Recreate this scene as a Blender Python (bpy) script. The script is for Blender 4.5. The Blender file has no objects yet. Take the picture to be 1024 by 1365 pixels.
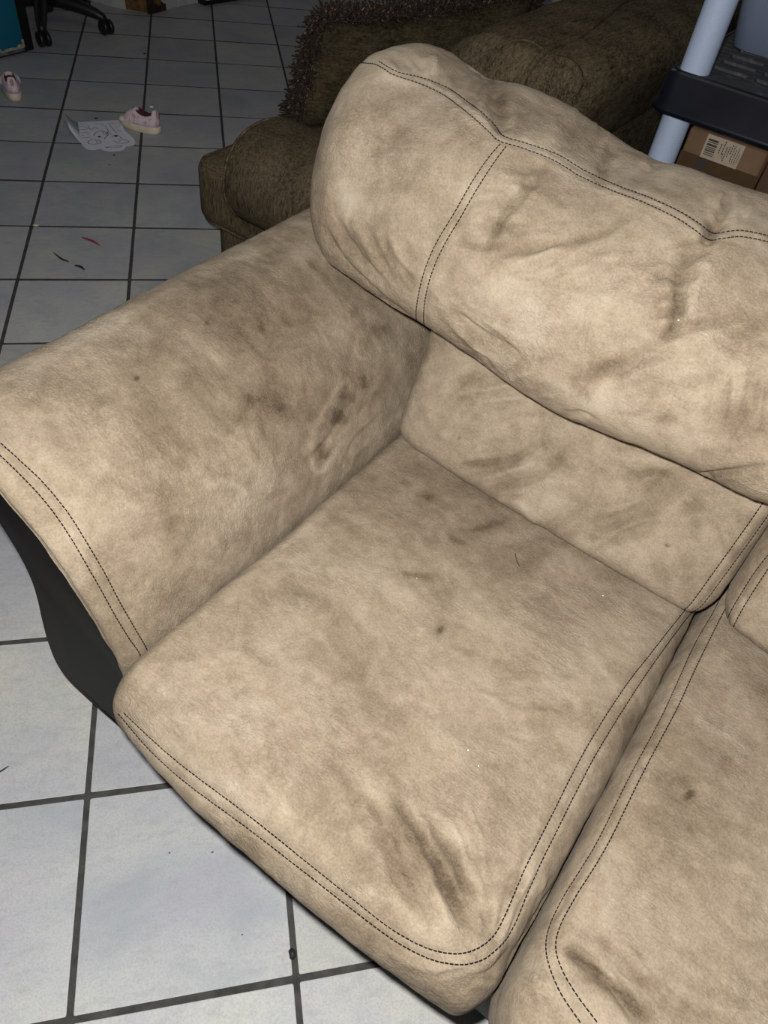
import bpy, math, random
import numpy as np
from mathutils import Vector, Matrix
from mathutils.bvhtree import BVHTree
random.seed(5); np.random.seed(5)
scn = bpy.context.scene; col = scn.collection

# ------------------------------------------------------------------ camera, world, lights, exposure
FPX = 985.47
def _rot(x, y, z):
    cx, sx, cy, sy, cz, sz = math.cos(x), math.sin(x), math.cos(y), math.sin(y), math.cos(z), math.sin(z)
    return np.array([[cz,-sz,0],[sz,cz,0],[0,0,1.]]) @ np.array([[cy,0,sy],[0,1.,0],[-sy,0,cy]]) @ np.array([[1.,0,0],[0,cx,-sx],[0,sx,cx]])
RC = _rot(0.729483243, -0.110939128, -0.17827921)
CAM = np.array([0.608028, -4.508009, 1.339844])
cd = bpy.data.cameras.new('camera'); cam = bpy.data.objects.new('camera', cd); col.objects.link(cam)
cd.sensor_fit = 'VERTICAL'; cd.sensor_height = 24; cd.lens = FPX*24/1365; cd.clip_start = .02
cam.matrix_world = Matrix.Translation(CAM) @ Matrix(RC.tolist()).to_4x4()
scn.camera = cam
w = bpy.data.worlds.new('world'); scn.world = w; w.use_nodes = True
w.node_tree.nodes['Background'].inputs[0].default_value = (.93, .95, 1, 1)
w.node_tree.nodes['Background'].inputs[1].default_value = .04
def lamp(name, kind, loc, energy, color, size=.02, rot=None):
    l = bpy.data.lights.new(name, kind); l.energy = energy; l.color = color
    if kind == 'AREA': l.size = size
    else: l.shadow_soft_size = size
    o = bpy.data.objects.new(name, l); col.objects.link(o); o.location = loc
    if rot: o.rotation_euler = rot
    return o
fl = CAM + RC @ np.array([-.035, .05, -.01])
lamp('phone_flash', 'POINT', fl, 86, (1, .975, .93), .012)           # the flash of the phone that took the picture
lamp('ceiling_lamp', 'AREA', (.9, -3.0, 2.6), 5, (1, .95, .88), .8)
vs = scn.view_settings; vs.view_transform = 'Standard'; vs.look = 'None'; vs.gamma = 1; vs.exposure = 0; vs.use_curve_mapping = False
scn.cycles.use_denoising = True

# ------------------------------------------------------------------ geometry helpers
TH = math.radians(-46.2)
O = np.array([0.898, -3.557, 0.0])                                  # floor point under the inner back corner of the seat
RL = np.array([[math.cos(TH), -math.sin(TH), 0],[math.sin(TH), math.cos(TH), 0],[0,0,1.]])
def W(p): return O + RL @ np.asarray(p, float)
CL = RL.T @ (CAM - O)
def ray(u, v): return RC @ np.array([(u-512)/FPX, -(v-682.5)/FPX, -1.])
def at(u, v, z=0.):                                                  # photo point -> world point at height z
    d = ray(u, v); return CAM + d*(z-CAM[2])/d[2]
def rayL(u, v): return RL.T @ ray(u, v)
def pix(P):                                                         # sofa-frame points (N,3) -> photo pixels
    q = (P @ RL.T + O - CAM) @ RC
    return np.stack([512+FPX*q[:,0]/-q[:,2], 682.5-FPX*q[:,1]/-q[:,2]], 1)

def hsh(i, j, k):
    n = (i*374761393 + j*668265263 + k*2147483647) & 0xffffffff
    n = ((n ^ (n >> 13))*1274126177) & 0xffffffff
    return ((n ^ (n >> 16)) & 0xffff)/65535.
def vnoise(P):
    I = np.floor(P).astype(np.int64); f = P-I; f = f*f*(3-2*f); r = 0
    for a in (0,1):
        for b in (0,1):
            for c in (0,1):
                wt = (f[:,0] if a else 1-f[:,0])*(f[:,1] if b else 1-f[:,1])*(f[:,2] if c else 1-f[:,2])
                r = r + wt*hsh(I[:,0]+a, I[:,1]+b, I[:,2]+c)
    return r*2-1
def fbm(P, s, o=3, off=0):
    r = 0; a = 1.; t = 0
    for k in range(o):
        r = r + a*vnoise(P*s*2**k + 17.3*k + off); t += a; a *= .5
    return r/t
def mk(name, V, F, mat=None, parent=None, smooth=True, attr=None, loc=None):
    me = bpy.data.meshes.new(name); V = np.asarray(V, float)
    me.from_pydata(V.tolist(), [], [tuple(f) for f in (F.tolist() if hasattr(F, 'tolist') else F)])
    if smooth: me.polygons.foreach_set('use_smooth', [True]*len(me.polygons))
    if attr is not None:
        a = me.attributes.new('wear_shade', 'FLOAT', 'POINT'); a.data.foreach_set('value', np.asarray(attr, np.float32))
    if mat: me.materials.append(mat)
    me.update()
    o = bpy.data.objects.new(name, me); col.objects.link(o)
    if parent: o.parent = parent
    if loc is not None: o.location = loc
    return o
def thing(name, label, cat, loc=(0,0,0), rz=0, group=None):
    o = bpy.data.objects.new(name, None); col.objects.link(o); o.empty_display_size = .1
    o.location = loc; o.rotation_euler = (0,0,rz); o['label'] = label; o['category'] = cat
    if group: o['group'] = group
    return o
def tag(o, label, cat, group=None):
    o['label'] = label; o['category'] = cat
    if group: o['group'] = group
    return o
def join(parts):
    V = []; F = []; n = 0
    for v, f in parts:
        V.append(np.asarray(v, float)); F += [tuple(i+n for i in q) for q in (f.tolist() if hasattr(f, 'tolist') else f)]; n += len(v)
    return np.concatenate(V), F
def box(lo, hi, b=.003):                                            # bevelled box
    lo = np.array(lo, float); hi = np.array(hi, float)
    b = min(b, *(0.45*(hi-lo)))
    V = []; idx = {}
    for sx in (0,1):
        for sy in (0,1):
            for sz in (0,1):
                s = (sx, sy, sz)
                for ax in range(3):
                    p = [(hi[i]-b if s[i] else lo[i]+b) for i in range(3)]
                    p[ax] = hi[ax] if s[ax] else lo[ax]
                    idx[s, ax] = len(V); V.append(p)
    F = []
    for ax in range(3):
        a, c = [i for i in range(3) if i != ax]
        for s in (0,1):
            q = []
            for (p, r) in ((0,0),(1,0),(1,1),(0,1)):
                k = [0,0,0]; k[ax] = s; k[a] = p; k[c] = r; q.append(idx[tuple(k), ax])
            F.append(q)
        for p in (0,1):
            for r in (0,1):                                         # edge along ax
                k0 = [0,0,0]; k1 = [0,0,0]; k1[ax] = 1
                k0[a] = k1[a] = p; k0[c] = k1[c] = r
                F.append([idx[tuple(k0), a], idx[tuple(k1), a], idx[tuple(k1), c], idx[tuple(k0), c]])
    for sx in (0,1):
        for sy in (0,1):
            for sz in (0,1): F.append([idx[(sx,sy,sz), 0], idx[(sx,sy,sz), 1], idx[(sx,sy,sz), 2]])
    return fixn(np.array(V), F, (lo+hi)/2)
def fixn(V, F, c):
    G = []
    for f in F:
        p = V[list(f)]; n = np.cross(p[1]-p[0], p[2]-p[0])
        G.append(tuple(f) if n @ (p.mean(0)-c) > 0 else tuple(f[::-1]))
    return V, G
def rgrid(lo, hi, r, step):                                         # dense rounded box, quads
    lo = np.array(lo, float); hi = np.array(hi, float); r = np.array(r, float)
    n = np.maximum(2, np.round((hi-lo)/step).astype(int)); keys = []; quads = []; off = 0
    for ax in range(3):
        a, c = [i for i in range(3) if i != ax]
        A, B = np.meshgrid(np.arange(n[a]+1), np.arange(n[c]+1), indexing='ij')
        for s in (0, n[ax]):
            K = np.zeros((A.size, 3), int); K[:,a] = A.ravel(); K[:,c] = B.ravel(); K[:,ax] = s
            keys.append(K); i = np.arange(n[a])[:,None]*(n[c]+1) + np.arange(n[c])[None,:]
            q = np.stack([i, i+n[c]+1, i+n[c]+2, i+1], -1).reshape(-1,4) + off
            flip = (s > 0) != (ax != 1)
            quads.append(q[:, ::-1] if flip else q); off += A.size
    K = np.concatenate(keys); Q = np.concatenate(quads)
    code = (K[:,0]*4096 + K[:,1])*4096 + K[:,2]
    u, first, inv = np.unique(code, return_index=True, return_inverse=True)
    K = K[first]; Q = inv.reshape(-1)[Q]
    P = lo + (hi-lo)*K/n
    c = np.clip(P, lo+r, hi-r); d = (P-c)/np.maximum(r, 1e-9)
    # equal-angle spread in the rounded zone
    d = np.sign(d)*np.tan(np.abs(d)*math.pi/4)
    L = np.linalg.norm(d, axis=1); m = L > 1e-9
    d[m] /= L[m][:,None]
    return c + d*r, Q
def normals(V, Q):
    Q = np.asarray(Q); n = np.cross(V[Q[:,2]]-V[Q[:,0]], V[Q[:,3]]-V[Q[:,1]]); N = np.zeros_like(V)
    for k in range(4): 
        for a in range(3): N[:,a] += np.bincount(Q[:,k], n[:,a], len(V))
    return N/np.maximum(np.linalg.norm(N, axis=1), 1e-12)[:,None]
def segd(P, A, B):
    ab = B-A; t = np.clip(((P-A) @ ab)/max(ab @ ab, 1e-9), 0, 1); return np.linalg.norm(P-A-t[:,None]*ab, axis=1), t
def smooth_pts(pts, n=8):                                           # Catmull-Rom
    p = np.array(pts, float)
    if len(p) < 3: return p
    q = np.vstack([2*p[0]-p[1], p, 2*p[-1]-p[-2]]); out = []
    for i in range(1, len(q)-2):
        for t in np.arange(n)/n:
            out.append(.5*((2*q[i])+(-q[i-1]+q[i+1])*t+(2*q[i-1]-5*q[i]+4*q[i+1]-q[i+2])*t*t+(-q[i-1]+3*q[i]-3*q[i+1]+q[i+2])*t**3))
    out.append(p[-1]); return np.array(out)
def strokes(V, N, lst, jk=.9):
    """sum of soft strokes; each = (pts in photo px, width px, strength); only on the side of the piece that the strokes were seen on"""
    P = pix(V); out = np.zeros(len(V)); face = np.einsum('ij,ij->i', N, CL-V) > 0
    jit = np.stack([fbm(V, 45, 2), fbm(V, 45, 2, 50)], 1)
    for pts, wd, s in lst:
        p = smooth_pts(pts, 4) if len(pts) > 2 else np.array(pts, float)
        lo = p.min(0)-3.5*wd; hi = p.max(0)+3.5*wd
        m = np.where(face & (P >= lo).all(1) & (P <= hi).all(1))[0]
        if not len(m): continue
        PP = P[m] + jit[m]*min(wd*jk, 18); d = np.full(len(m), 1e9)
        if len(p) == 1: d = np.linalg.norm(PP-p[0], axis=1)
        tt = np.zeros(len(m))
        for i in range(len(p)-1):
            dd, t = segd(PP, p[i], p[i+1]); k = dd < d; d[k] = dd[k]; tt[k] = (i+t[k])/(len(p)-1)
        tap = np.clip(np.minimum(tt, 1-tt)*5+.25, 0, 1) if len(p) > 1 else 1
        out[m] += s*tap*np.exp(-(d/wd)**2)
    return out

def fan(a0, a1, b0, b1, n, wd=3., d=-.002, seed=0, bow=.12):
    r = random.Random(seed); out = []; a0, a1, b0, b1 = [np.array(p, float) for p in (a0, a1, b0, b1)]
    for k in range(n):
        t = (k+r.uniform(.1,.9))/n; u = t+r.uniform(-.12,.12); a = a0+(a1-a0)*t; b = b0+(b1-b0)*u
        q0, q1 = r.uniform(0,.3), r.uniform(.65,1.); p, q = a+(b-a)*q0, a+(b-a)*q1; m = (p+q)/2+np.array([-(q-p)[1], (q-p)[0]])*r.uniform(-bow, bow)
        m2 = p+(m-p)*1.0; out.append(([tuple(p), tuple((p+m)/2+np.array([r.uniform(-3,3), r.uniform(-3,3)])), tuple(m), tuple(q)], wd*r.uniform(.8,1.4), d*r.uniform(.6,1.3)*(1 if r.random() < .75 else -1)))
    return out

# ------------------------------------------------------------------ materials
class NT:
    def __init__(s, name):
        s.m = bpy.data.materials.new(name); s.m.use_nodes = True; s.t = s.m.node_tree
        s.b = s.t.nodes['Principled BSDF']
    def n(s, kind, **kw):
        nd = s.t.nodes.new(kind)
        for k, v in kw.items():
            if k in nd.inputs: nd.inputs[k].default_value = v
            else: setattr(nd, k, v)
        return nd
    def l(s, a, b): s.t.links.new(a, b)
    def ramp(s, fac, stops):
        r = s.n('ShaderNodeValToRGB'); e = r.color_ramp.elements
        e[0].position, e[0].color = stops[0][0], (*stops[0][1], 1); e[1].position, e[1].color = stops[-1][0], (*stops[-1][1], 1)
        for p, c in stops[1:-1]: x = e.new(p); x.color = (*c, 1)
        s.l(fac, r.inputs[0]); return r.outputs[0]
    def mix(s, fac, a, b, mode='MIX'):
        m = s.n('ShaderNodeMix', data_type='RGBA', blend_type=mode)
        for sock, v in ((m.inputs[0], fac), (m.inputs[6], a), (m.inputs[7], b)):
            if hasattr(v, 'links') or isinstance(v, bpy.types.NodeSocket): s.l(v, sock)
            elif isinstance(v, (int, float)): sock.default_value = v
            else: sock.default_value = (*v, 1)
        return m.outputs[2]
    def math(s, op, a, b=0., clamp=False):
        m = s.n('ShaderNodeMath', operation=op, use_clamp=clamp)
        for i, v in enumerate((a, b)):
            if isinstance(v, bpy.types.NodeSocket): s.l(v, m.inputs[i])
            else: m.inputs[i].default_value = v
        return m.outputs[0]
    def noise(s, vec, scale, detail=3, rough=.5, dist=0.):
        k = s.n('ShaderNodeTexNoise'); k.inputs['Scale'].default_value = scale; k.inputs['Detail'].default_value = detail
        k.inputs['Roughness'].default_value = rough; k.inputs['Distortion'].default_value = dist
        if vec is not None: s.l(vec, k.inputs['Vector'])
        return k.outputs['Fac']
    def bump(s, h, strength, dist=.001):
        b = s.n('ShaderNodeBump'); b.inputs['Strength'].default_value = strength; b.inputs['Distance'].default_value = dist
        s.l(h, b.inputs['Height']); s.l(b.outputs[0], s.b.inputs['Normal'])
    def mapv(s, vec, scale, rot=(0,0,0)):
        k = s.n('ShaderNodeMapping'); k.inputs['Scale'].default_value = scale; k.inputs['Rotation'].default_value = rot
        s.l(vec, k.inputs['Vector']); return k.outputs[0]
def plain(name, c, rough=.6, metal=0., spec=None, noise_amt=.12, nscale=25.):
    t = NT(name); tc = t.n('ShaderNodeTexCoord').outputs['Object']
    f = t.noise(tc, nscale, 4)
    a = [max(0, x*(1-noise_amt)) for x in c]; b = [min(1, x*(1+noise_amt)) for x in c]
    t.l(t.ramp(f, [(.3, a), (.7, b)]), t.b.inputs['Base Color'])
    t.b.inputs['Roughness'].default_value = rough; t.b.inputs['Metallic'].default_value = metal
    if spec is not None: t.b.inputs['Specular IOR Level'].default_value = spec
    return t.m

def suede():
    t = NT('beige_suede'); tc = t.n('ShaderNodeTexCoord').outputs['Object']
    wear_shade = t.n('ShaderNodeAttribute', attribute_name='wear_shade').outputs['Fac']
    n1 = t.noise(tc, 5.5, 5, .55, 1.2)                              # big worn clouds
    n2 = t.noise(t.mapv(tc, (1, 1.7, 1.3), (.4,.2,.7)), 15, 4, .6, .9)   # nap patches
    n3 = t.noise(tc, 60, 3, .6)
    n4 = t.noise(tc, 330, 3, .8)
    a = t.math('MULTIPLY', t.math('SUBTRACT', n1, .5), 2.0)
    b = t.math('MULTIPLY', t.math('SUBTRACT', n2, .5), 1.3)
    c = t.math('MULTIPLY', t.math('SUBTRACT', n3, .5), .7)
    d = t.math('MULTIPLY', t.math('SUBTRACT', n4, .5), 1.5)
    s = t.math('ADD', t.math('ADD', a, b), t.math('ADD', c, d))
    s = t.math('ADD', s, t.math('MULTIPLY', wear_shade, 1.15))
    s = t.math('ADD', t.math('MULTIPLY', s, .5), .42, True)
    colr = t.ramp(s, [(0., (.38,.322,.25)), (.3, (.296,.24,.177)), (.55, (.212,.166,.117)), (.8, (.143,.108,.073)), (1., (.078,.057,.038))])
    t.l(colr, t.b.inputs['Base Color'])
    t.b.inputs['Roughness'].default_value = .92; t.b.inputs['Specular IOR Level'].default_value = .12
    t.b.inputs['Sheen Weight'].default_value = .06; t.b.inputs['Sheen Roughness'].default_value = .5
    t.b.inputs['Sheen Tint'].default_value = (1, .93, .82, 1)
    h = t.math('ADD', t.math('MULTIPLY', n4, .5), t.math('MULTIPLY', t.noise(tc, 140, 3, .6), .8))
    nr = t.noise(t.mapv(tc, (1, 2.6, 1.8), (.3,.5,.9)), 34, 4, .62, 1.4)
    rid = t.math('ABSOLUTE', t.math('SUBTRACT', nr, .5)); rid = t.math('MULTIPLY', t.math('MINIMUM', rid, .09), 11.)
    msk = t.math('MULTIPLY', t.math('SUBTRACT', t.noise(tc, 8, 2), .42, True), 5., True)
    h = t.math('ADD', h, t.math('MULTIPLY', rid, t.math('MULTIPLY', msk, .9)))
    t.bump(h, .6, .0014)
    return t.m
SUEDE = suede()
THREAD = plain('dark_plum_thread', (.008,.005,.008), .8, spec=.1)
LEATHER = None
def leather():
    t = NT('dark_brown_leather'); tc = t.n('ShaderNodeTexCoord').outputs['Object']
    f = t.noise(tc, 14, 4, .6)
    t.l(t.ramp(f, [(.3, (.004,.0036,.0036)), (.7, (.009,.008,.008))]), t.b.inputs['Base Color'])
    t.b.inputs['Roughness'].default_value = .62; t.b.inputs['Specular IOR Level'].default_value = .16
    v = t.n('ShaderNodeTexVoronoi', feature='DISTANCE_TO_EDGE'); v.inputs['Scale'].default_value = 260; t.l(tc, v.inputs['Vector'])
    t.bump(v.outputs['Distance'], .15, .001); return t.m
LEATHER = leather()
def tile_mat():
    t = NT('glazed_grey_tile'); g = t.n('ShaderNodeNewGeometry').outputs['Position']
    oi = t.n('ShaderNodeObjectInfo').outputs['Random']
    cv = t.n('ShaderNodeCombineXYZ'); t.l(t.math('MULTIPLY', oi, 37.), cv.inputs[2])
    ad = t.n('ShaderNodeVectorMath', operation='ADD'); t.l(g, ad.inputs[0]); t.l(cv.outputs[0], ad.inputs[1]); p = ad.outputs[0]
    n1 = t.noise(p, 3.2, 4, .6, .6); n2 = t.noise(p, 6.5, 4, .6, .4)
    n3 = t.noise(t.mapv(p, (1, 2.2, 1)), 26, 4, .65); n4 = t.noise(p, 300, 3, .75)
    c = t.ramp(n1, [(.32, (.33,.355,.39)), (.5, (.435,.45,.455)), (.68, (.50,.50,.45))])
    c = t.mix(t.math('MULTIPLY', t.math('SUBTRACT', n2, .45, True), 2.6, True), c, (.40,.385,.45))
    c = t.mix(t.math('MULTIPLY', t.math('SUBTRACT', n3, .5, True), 2.4, True), c, (.31,.32,.33))
    c = t.mix(t.math('MULTIPLY', t.math('SUBTRACT', n4, .42, True), 1.9, True), c, (.27,.28,.30))
    rv = t.math('ADD', t.math('MULTIPLY', oi, .12), 1.04)
    hsv = t.n('ShaderNodeHueSaturation'); t.l(c, hsv.inputs['Color']); t.l(rv, hsv.inputs['Value'])
    sp = t.n('ShaderNodeTexVoronoi'); sp.inputs['Scale'].default_value = 11; t.l(p, sp.inputs['Vector'])
    spk = t.math('LESS_THAN', sp.outputs['Distance'], .018)
    t.l(t.mix(spk, hsv.outputs[0], (.05,.05,.05)), t.b.inputs['Base Color'])
    t.b.inputs['Roughness'].default_value = .55; t.b.inputs['Specular IOR Level'].default_value = .3
    t.bump(t.math('ADD', n4, t.math('MULTIPLY', n3, .6)), .25, .0008); return t.m
TILE = tile_mat()
def chenille(name, dark, light, axis_scale=(1,1,.18)):
    t = NT(name); tc = t.n('ShaderNodeTexCoord').outputs['Object']
    n1 = t.noise(t.mapv(tc, axis_scale), 330, 3, .7); n2 = t.noise(tc, 9, 4, .6); n3 = t.noise(t.mapv(tc, axis_scale), 120, 2, .6)
    s = t.math('ADD', t.math('MULTIPLY', n1, .55), t.math('ADD', t.math('MULTIPLY', n3, .3), t.math('MULTIPLY', n2, .3)))
    t.l(t.ramp(s, [(.42, dark), (.74, light)]), t.b.inputs['Base Color'])
    t.b.inputs['Roughness'].default_value = .95; t.b.inputs['Specular IOR Level'].default_value = .1
    t.bump(t.math('ADD', n1, n3), .7, .003); return t.m
OLIVE = chenille('olive_chenille', (.020,.0155,.009), (.165,.13,.08))
OLIVE_X = chenille('olive_chenille_back', (.015,.0115,.0065), (.19,.15,.092), (1,.22,.6))
OLIVE_P = chenille('olive_pillow_cloth', (.009,.007,.0035), (.088,.07,.04), (.3,.3,1))
FRINGE = None

# ------------------------------------------------------------------ floor: grout bed and one object per tile
T = .33
def plane(x0, y0, x1, y1, z): return [(x0,y0,z),(x1,y0,z),(x1,y1,z),(x0,y1,z)], [(0,1,2,3)]
GROUT = plain('dark_grout', (.052,.05,.048), .95, noise_amt=.35, nscale=40)
v, f = plane(-7*T, -16*T, 16*T, 7*T, -.0018); fl_o = mk('floor', v, f, GROUT, smooth=False); fl_o['kind'] = 'structure'
def tile_mesh():
    h = T/2-.0047; r = .0025; b = .0012; rings = []
    for (hh, z) in ((h, -.008), (h, -b), (h-b*.35, -b*.3), (h-b*1.2, 0.)):
        ring = []
        for sx, sy, a0 in ((1,1,0),(-1,1,90),(-1,-1,180),(1,-1,270)):
            for a in (0, 45, 90):
                an = math.radians(a0+a); ring.append((sx*(hh-r)+r*math.cos(an), sy*(hh-r)+r*math.sin(an), z))
        rings.append(ring)
    V = sum(rings, []); F = []
    for k in range(3):
        for i in range(12): j = (i+1) % 12; F.append((k*12+i, k*12+j, k*12+12+j, k*12+12+i))
    F.append(tuple(range(36, 48)))
    m = bpy.data.meshes.new('tile'); m.from_pydata(V, [], F); m.materials.append(TILE); m.materials.append(GROUT)
    for p in m.polygons: p.material_index = 1 if p.index < 24 else 0
    return m
tm = tile_mesh(); rt = random.Random(3)
def seen(x, y):                                                     # leave out the tiles far outside the view
    for dx in (-.5, .5):
        for dy in (-.5, .5):
            d = RC.T @ (np.array([(x+dx)*T, (y+dy)*T, 0])-CAM)
            if d[2] < -.1:
                u = 512+FPX*d[0]/-d[2]; vv = 682.5-FPX*d[1]/-d[2]
                if -260 < u < 1290 and -40 < vv < 1700: return True
    return False
cnt = 0
for i in range(-6, 15):
    for j in range(-15, 6):
        x, y = i+.5, j-.5
        if not seen(x, y) or (x*T > 2.3 and y*T > .9) or y*T > 1.6: continue
        o = bpy.data.objects.new('tile', tm); col.objects.link(o); o.parent = fl_o
        o.location = (x*T, y*T, rt.uniform(-.0005, .0006)); o.rotation_euler = (rt.uniform(-.0015,.0015), rt.uniform(-.0015,.0015), rt.choice((0,1,2,3))*math.pi/2+rt.uniform(-.003,.003)); cnt += 1
print('tiles', cnt)

# ------------------------------------------------------------------ beige sofa
ROOT = thing('suede_sofa', 'worn beige suede sofa with dark stitching and dark brown leather base in foreground', 'sofa', O, TH)
SURF = {}
def soft(name, V, Q, crease=(), lumps=(), wear_shade=(), base=0., noise=.0012, lump_noise=.003, parent=ROOT):
    """crease strokes push in (metres) and paint fold shade, wear strokes colour the nap"""
    N = normals(V, Q)
    if crease or lumps: V = V + N*(strokes(V, N, list(crease)+list(lumps), .35))[:,None]
    V = V + N*(fbm(V, 7, 2)*lump_noise + fbm(V, 38, 3, 9)*noise*1.5)[:,None]
    N = normals(V, Q)
    crease_shade = [(p, w_*1.0, -d_*65) for p, w_, d_ in crease if abs(d_) > .0019]  # fold shading painted into the suede colour: creases darker, ridges lighter
    wv = base + (strokes(V, N, list(wear_shade))+strokes(V, N, crease_shade, .35) if wear_shade else 0)
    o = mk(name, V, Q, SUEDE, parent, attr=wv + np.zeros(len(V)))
    SURF[o.name] = BVHTree.FromPolygons(V.tolist(), Q.tolist() if hasattr(Q, 'tolist') else Q)
    return o
def stitch(parent, curves, rad=.00075, dash=.0050, gap=.0004):
    bv = SURF[parent.name]
    for c in curves:
        pts = []; p = smooth_pts(c, 14)
        for q in p:
            for s in np.linspace(0, 1, 2)[:1]:
                d = rayL(*q); h = bv.ray_cast(Vector(CL), Vector(d).normalized())
                if h[0] is not None: pts.append((np.array(h[0]), np.array(h[1])))
        if len(pts) < 2: continue
        # split where the surface jumps; resample by length
        P = np.array([a for a, _ in pts]); Nn = np.array([b for _, b in pts]); parts = []
        L = np.r_[0, np.cumsum(np.linalg.norm(np.diff(P, axis=0), axis=1))]
        pos = 0.; k = 0
        def samp(s):
            return np.array([np.interp(s, L, P[:,i]) for i in range(3)]), np.array([np.interp(s, L, Nn[:,i]) for i in range(3)])
        while pos + dash < L[-1]:
            a, na = samp(pos); m, nm = samp(pos+dash/2); b, nb = samp(pos+dash)
            if np.linalg.norm(b-a) < dash*1.3:
                t = (b-a)/np.linalg.norm(b-a); nrm = nm/np.linalg.norm(nm); sd = np.cross(t, nrm)
                V = []
                for c0, r in ((a-nrm*.0006, rad*.45), (a+nrm*.0003+(b-a)*.15, rad), (m+nrm*.0006, rad*1.1), (b+nrm*.0003-(b-a)*.15, rad), (b-nrm*.0006, rad*.45)):
                    for an in range(4):
                        V.append(c0+r*(math.cos(an*math.pi/2)*sd+math.sin(an*math.pi/2)*nrm))
                F = [(i*4+j, i*4+(j+1)%4, i*4+4+(j+1)%4, i*4+4+j) for i in range(4) for j in range(4)]+[(3,2,1,0),(16,17,18,19)]
                parts.append((V, F))
            pos += dash+gap; k += 1
        if parts:
            V, F = join(parts); mk('stitching', V, F, THREAD, parent)

# ---- seat cushions
SX, PX = .588, .594
S1_top = [(165,950),(205,988),(250,1026),(330,1086),(400,1142),(460,1190),(520,1237),(565,1262),(600,1271),(625,1269),(648,1257),(668,1232),(700,1158),(735,1088),(780,1000),(830,920),(870,868),(906,822),(920,804)]
S1_out = [(158,951),(200,1000),(250,1045),(330,1104),(400,1158),(460,1205),(520,1250),(565,1275),(600,1285),(630,1284),(655,1272),(682,1240),(712,1170),(748,1096),(792,1010),(842,928),(880,872),(914,826),(928,810)]
seat_wear = [
 ([(600,640)],85,.20),([(650,760)],80,.18),([(480,640)],45,.16),([(760,820)],90,.12),([(430,700)],50,.10),([(350,800)],60,-.12),([(250,900)],60,-.10),([(600,950)],90,-.12),([(520,1000)],60,-.05),
 ([(587,840)],5,.9),([(535,762),(552,766),(580,772)],5,.65),([(573,661)],8,.5),([(625,708),(650,702),(683,690)],6,.45),([(598,715),(620,724)],4,.4),([(325,920)],9,.35),([(325,955)],5,.25),
 ([(405,910)],6,.25),([(425,918)],6,.25),([(445,908)],6,.25),([(412,935)],6,.2),([(385,790),(397,800)],4,-.3),([(404,795),(402,812)],3,-.3),
 ([(470,610)],10,.25),([(430,622)],14,.25),([(500,600),(520,590)],8,.25),
 ([(520,1055),(550,1110),(590,1175),(630,1240)],15,.50),([(560,1085),(600,1150),(640,1225)],12,.32),([(500,1100),(530,1160),(580,1230)],10,.24),([(435,1010),(470,1060),(520,1110)],10,.22),([(640,1130),(655,1180),(655,1235)],7,.2),([(480,1120),(540,1195)],18,.16),
 ([(680,1020),(640,1090)],30,.06),([(840,960)],14,.28),([(850,950),(835,975)],6,.3),([(755,950)],20,.15),([(890,850),(850,910),(780,1030)],12,.10),([(700,1200),(680,1260),(640,1310)],9,.16),([(720,1150),(690,1230)],8,-.12),
 ([(170,915)],14,.25),([(215,905)],8,.2),([(250,1060),(400,1180),(560,1300)],16,.22),([(330,1135)],10,.2),([(450,1230)],14,.2),([(600,1310),(650,1320)],12,.14),
 ([(200,1010),(330,1120)],7,-.15),([(300,720),(400,655)],16,-.10)]
seat_crease = [(S1_top,3.2,-.0016),(S1_out,3.2,-.0016),
 ([(520,1050),(560,1120),(600,1190),(625,1250)],7,-.006),([(565,1080),(600,1140),(640,1200),(652,1240)],6,-.0045),([(540,1090),(570,1160),(600,1235)],7,.004),
 ([(500,1110),(535,1180),(575,1245)],7,-.004),([(440,1010),(480,1080),(515,1140)],7,-.0035),([(620,1120),(648,1180),(652,1235)],5,-.0035),([(460,1040),(500,1110)],7,.003),
 ([(480,1130),(510,1190)],5,-.0025),([(600,1090),(632,1160),(648,1220)],6,.003),([(580,950),(640,960),(700,975)],4,-.001),([(700,760),(760,775),(840,790)],5,-.001),
 ([(690,930),(740,945),(800,950)],4,-.0012),([(560,905),(640,925),(700,950)],4,.0011),([(735,1180),(700,1250),(650,1310)],6,-.003),([(690,1270),(655,1300),(600,1320)],5,-.0022),([(705,1130),(690,1200)],4,-.0018),
 ([(620,1290),(560,1290),(500,1260)],6,.002),([(240,830),(300,800),(360,760)],8,.0015),([(545,765),(575,771)],4,-.001),([(630,706),(682,690)],5,-.0012)]
def seat(name_dx, crease, wear_shade, label=None):
    V, Q = rgrid((-.006,-.645,.27), (SX, .15, .452), (.032,.055,.06), .0031)
    x = V[:,0]; y = V[:,1]; z = V[:,2]; c = np.clip(x/SX, 0, 1); s = np.clip((z-.27)/.18, 0, 1)
    bulge = 1-np.abs(2*c-1)**2.6
    fr = np.clip((-y-.3)/.36, 0, 1)**2
    y = y - fr*(.028*bulge*np.exp(-((z-.40)/.06)**2) + .004)
    y = y + fr*.045*np.clip((.36-z)/.09, 0, 1)**1.3
    z = z - s*.011*np.clip((x-SX/2-.245)/.05, 0, 1)
    z = z + s*.012*np.clip((.14-x)/.12, 0, 1)*np.clip((-y-.40)/.15, 0, 1)
    z = z + s*(.010*bulge*np.clip(-y/.2, 0, 1)*np.clip((y+.66)/.15, 0, 1) - .006*np.clip((y+.03)/.1+.5, 0, 1)*0)
    z = z - s*.010*np.exp(-((y+.45)/.16)**2)*np.exp(-((x-.32)/.2)**2)
    V = np.stack([x+name_dx, y, z], 1)
    return soft('seat_cushion', V, Q, crease, (), wear_shade, lump_noise=.0028)
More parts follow.
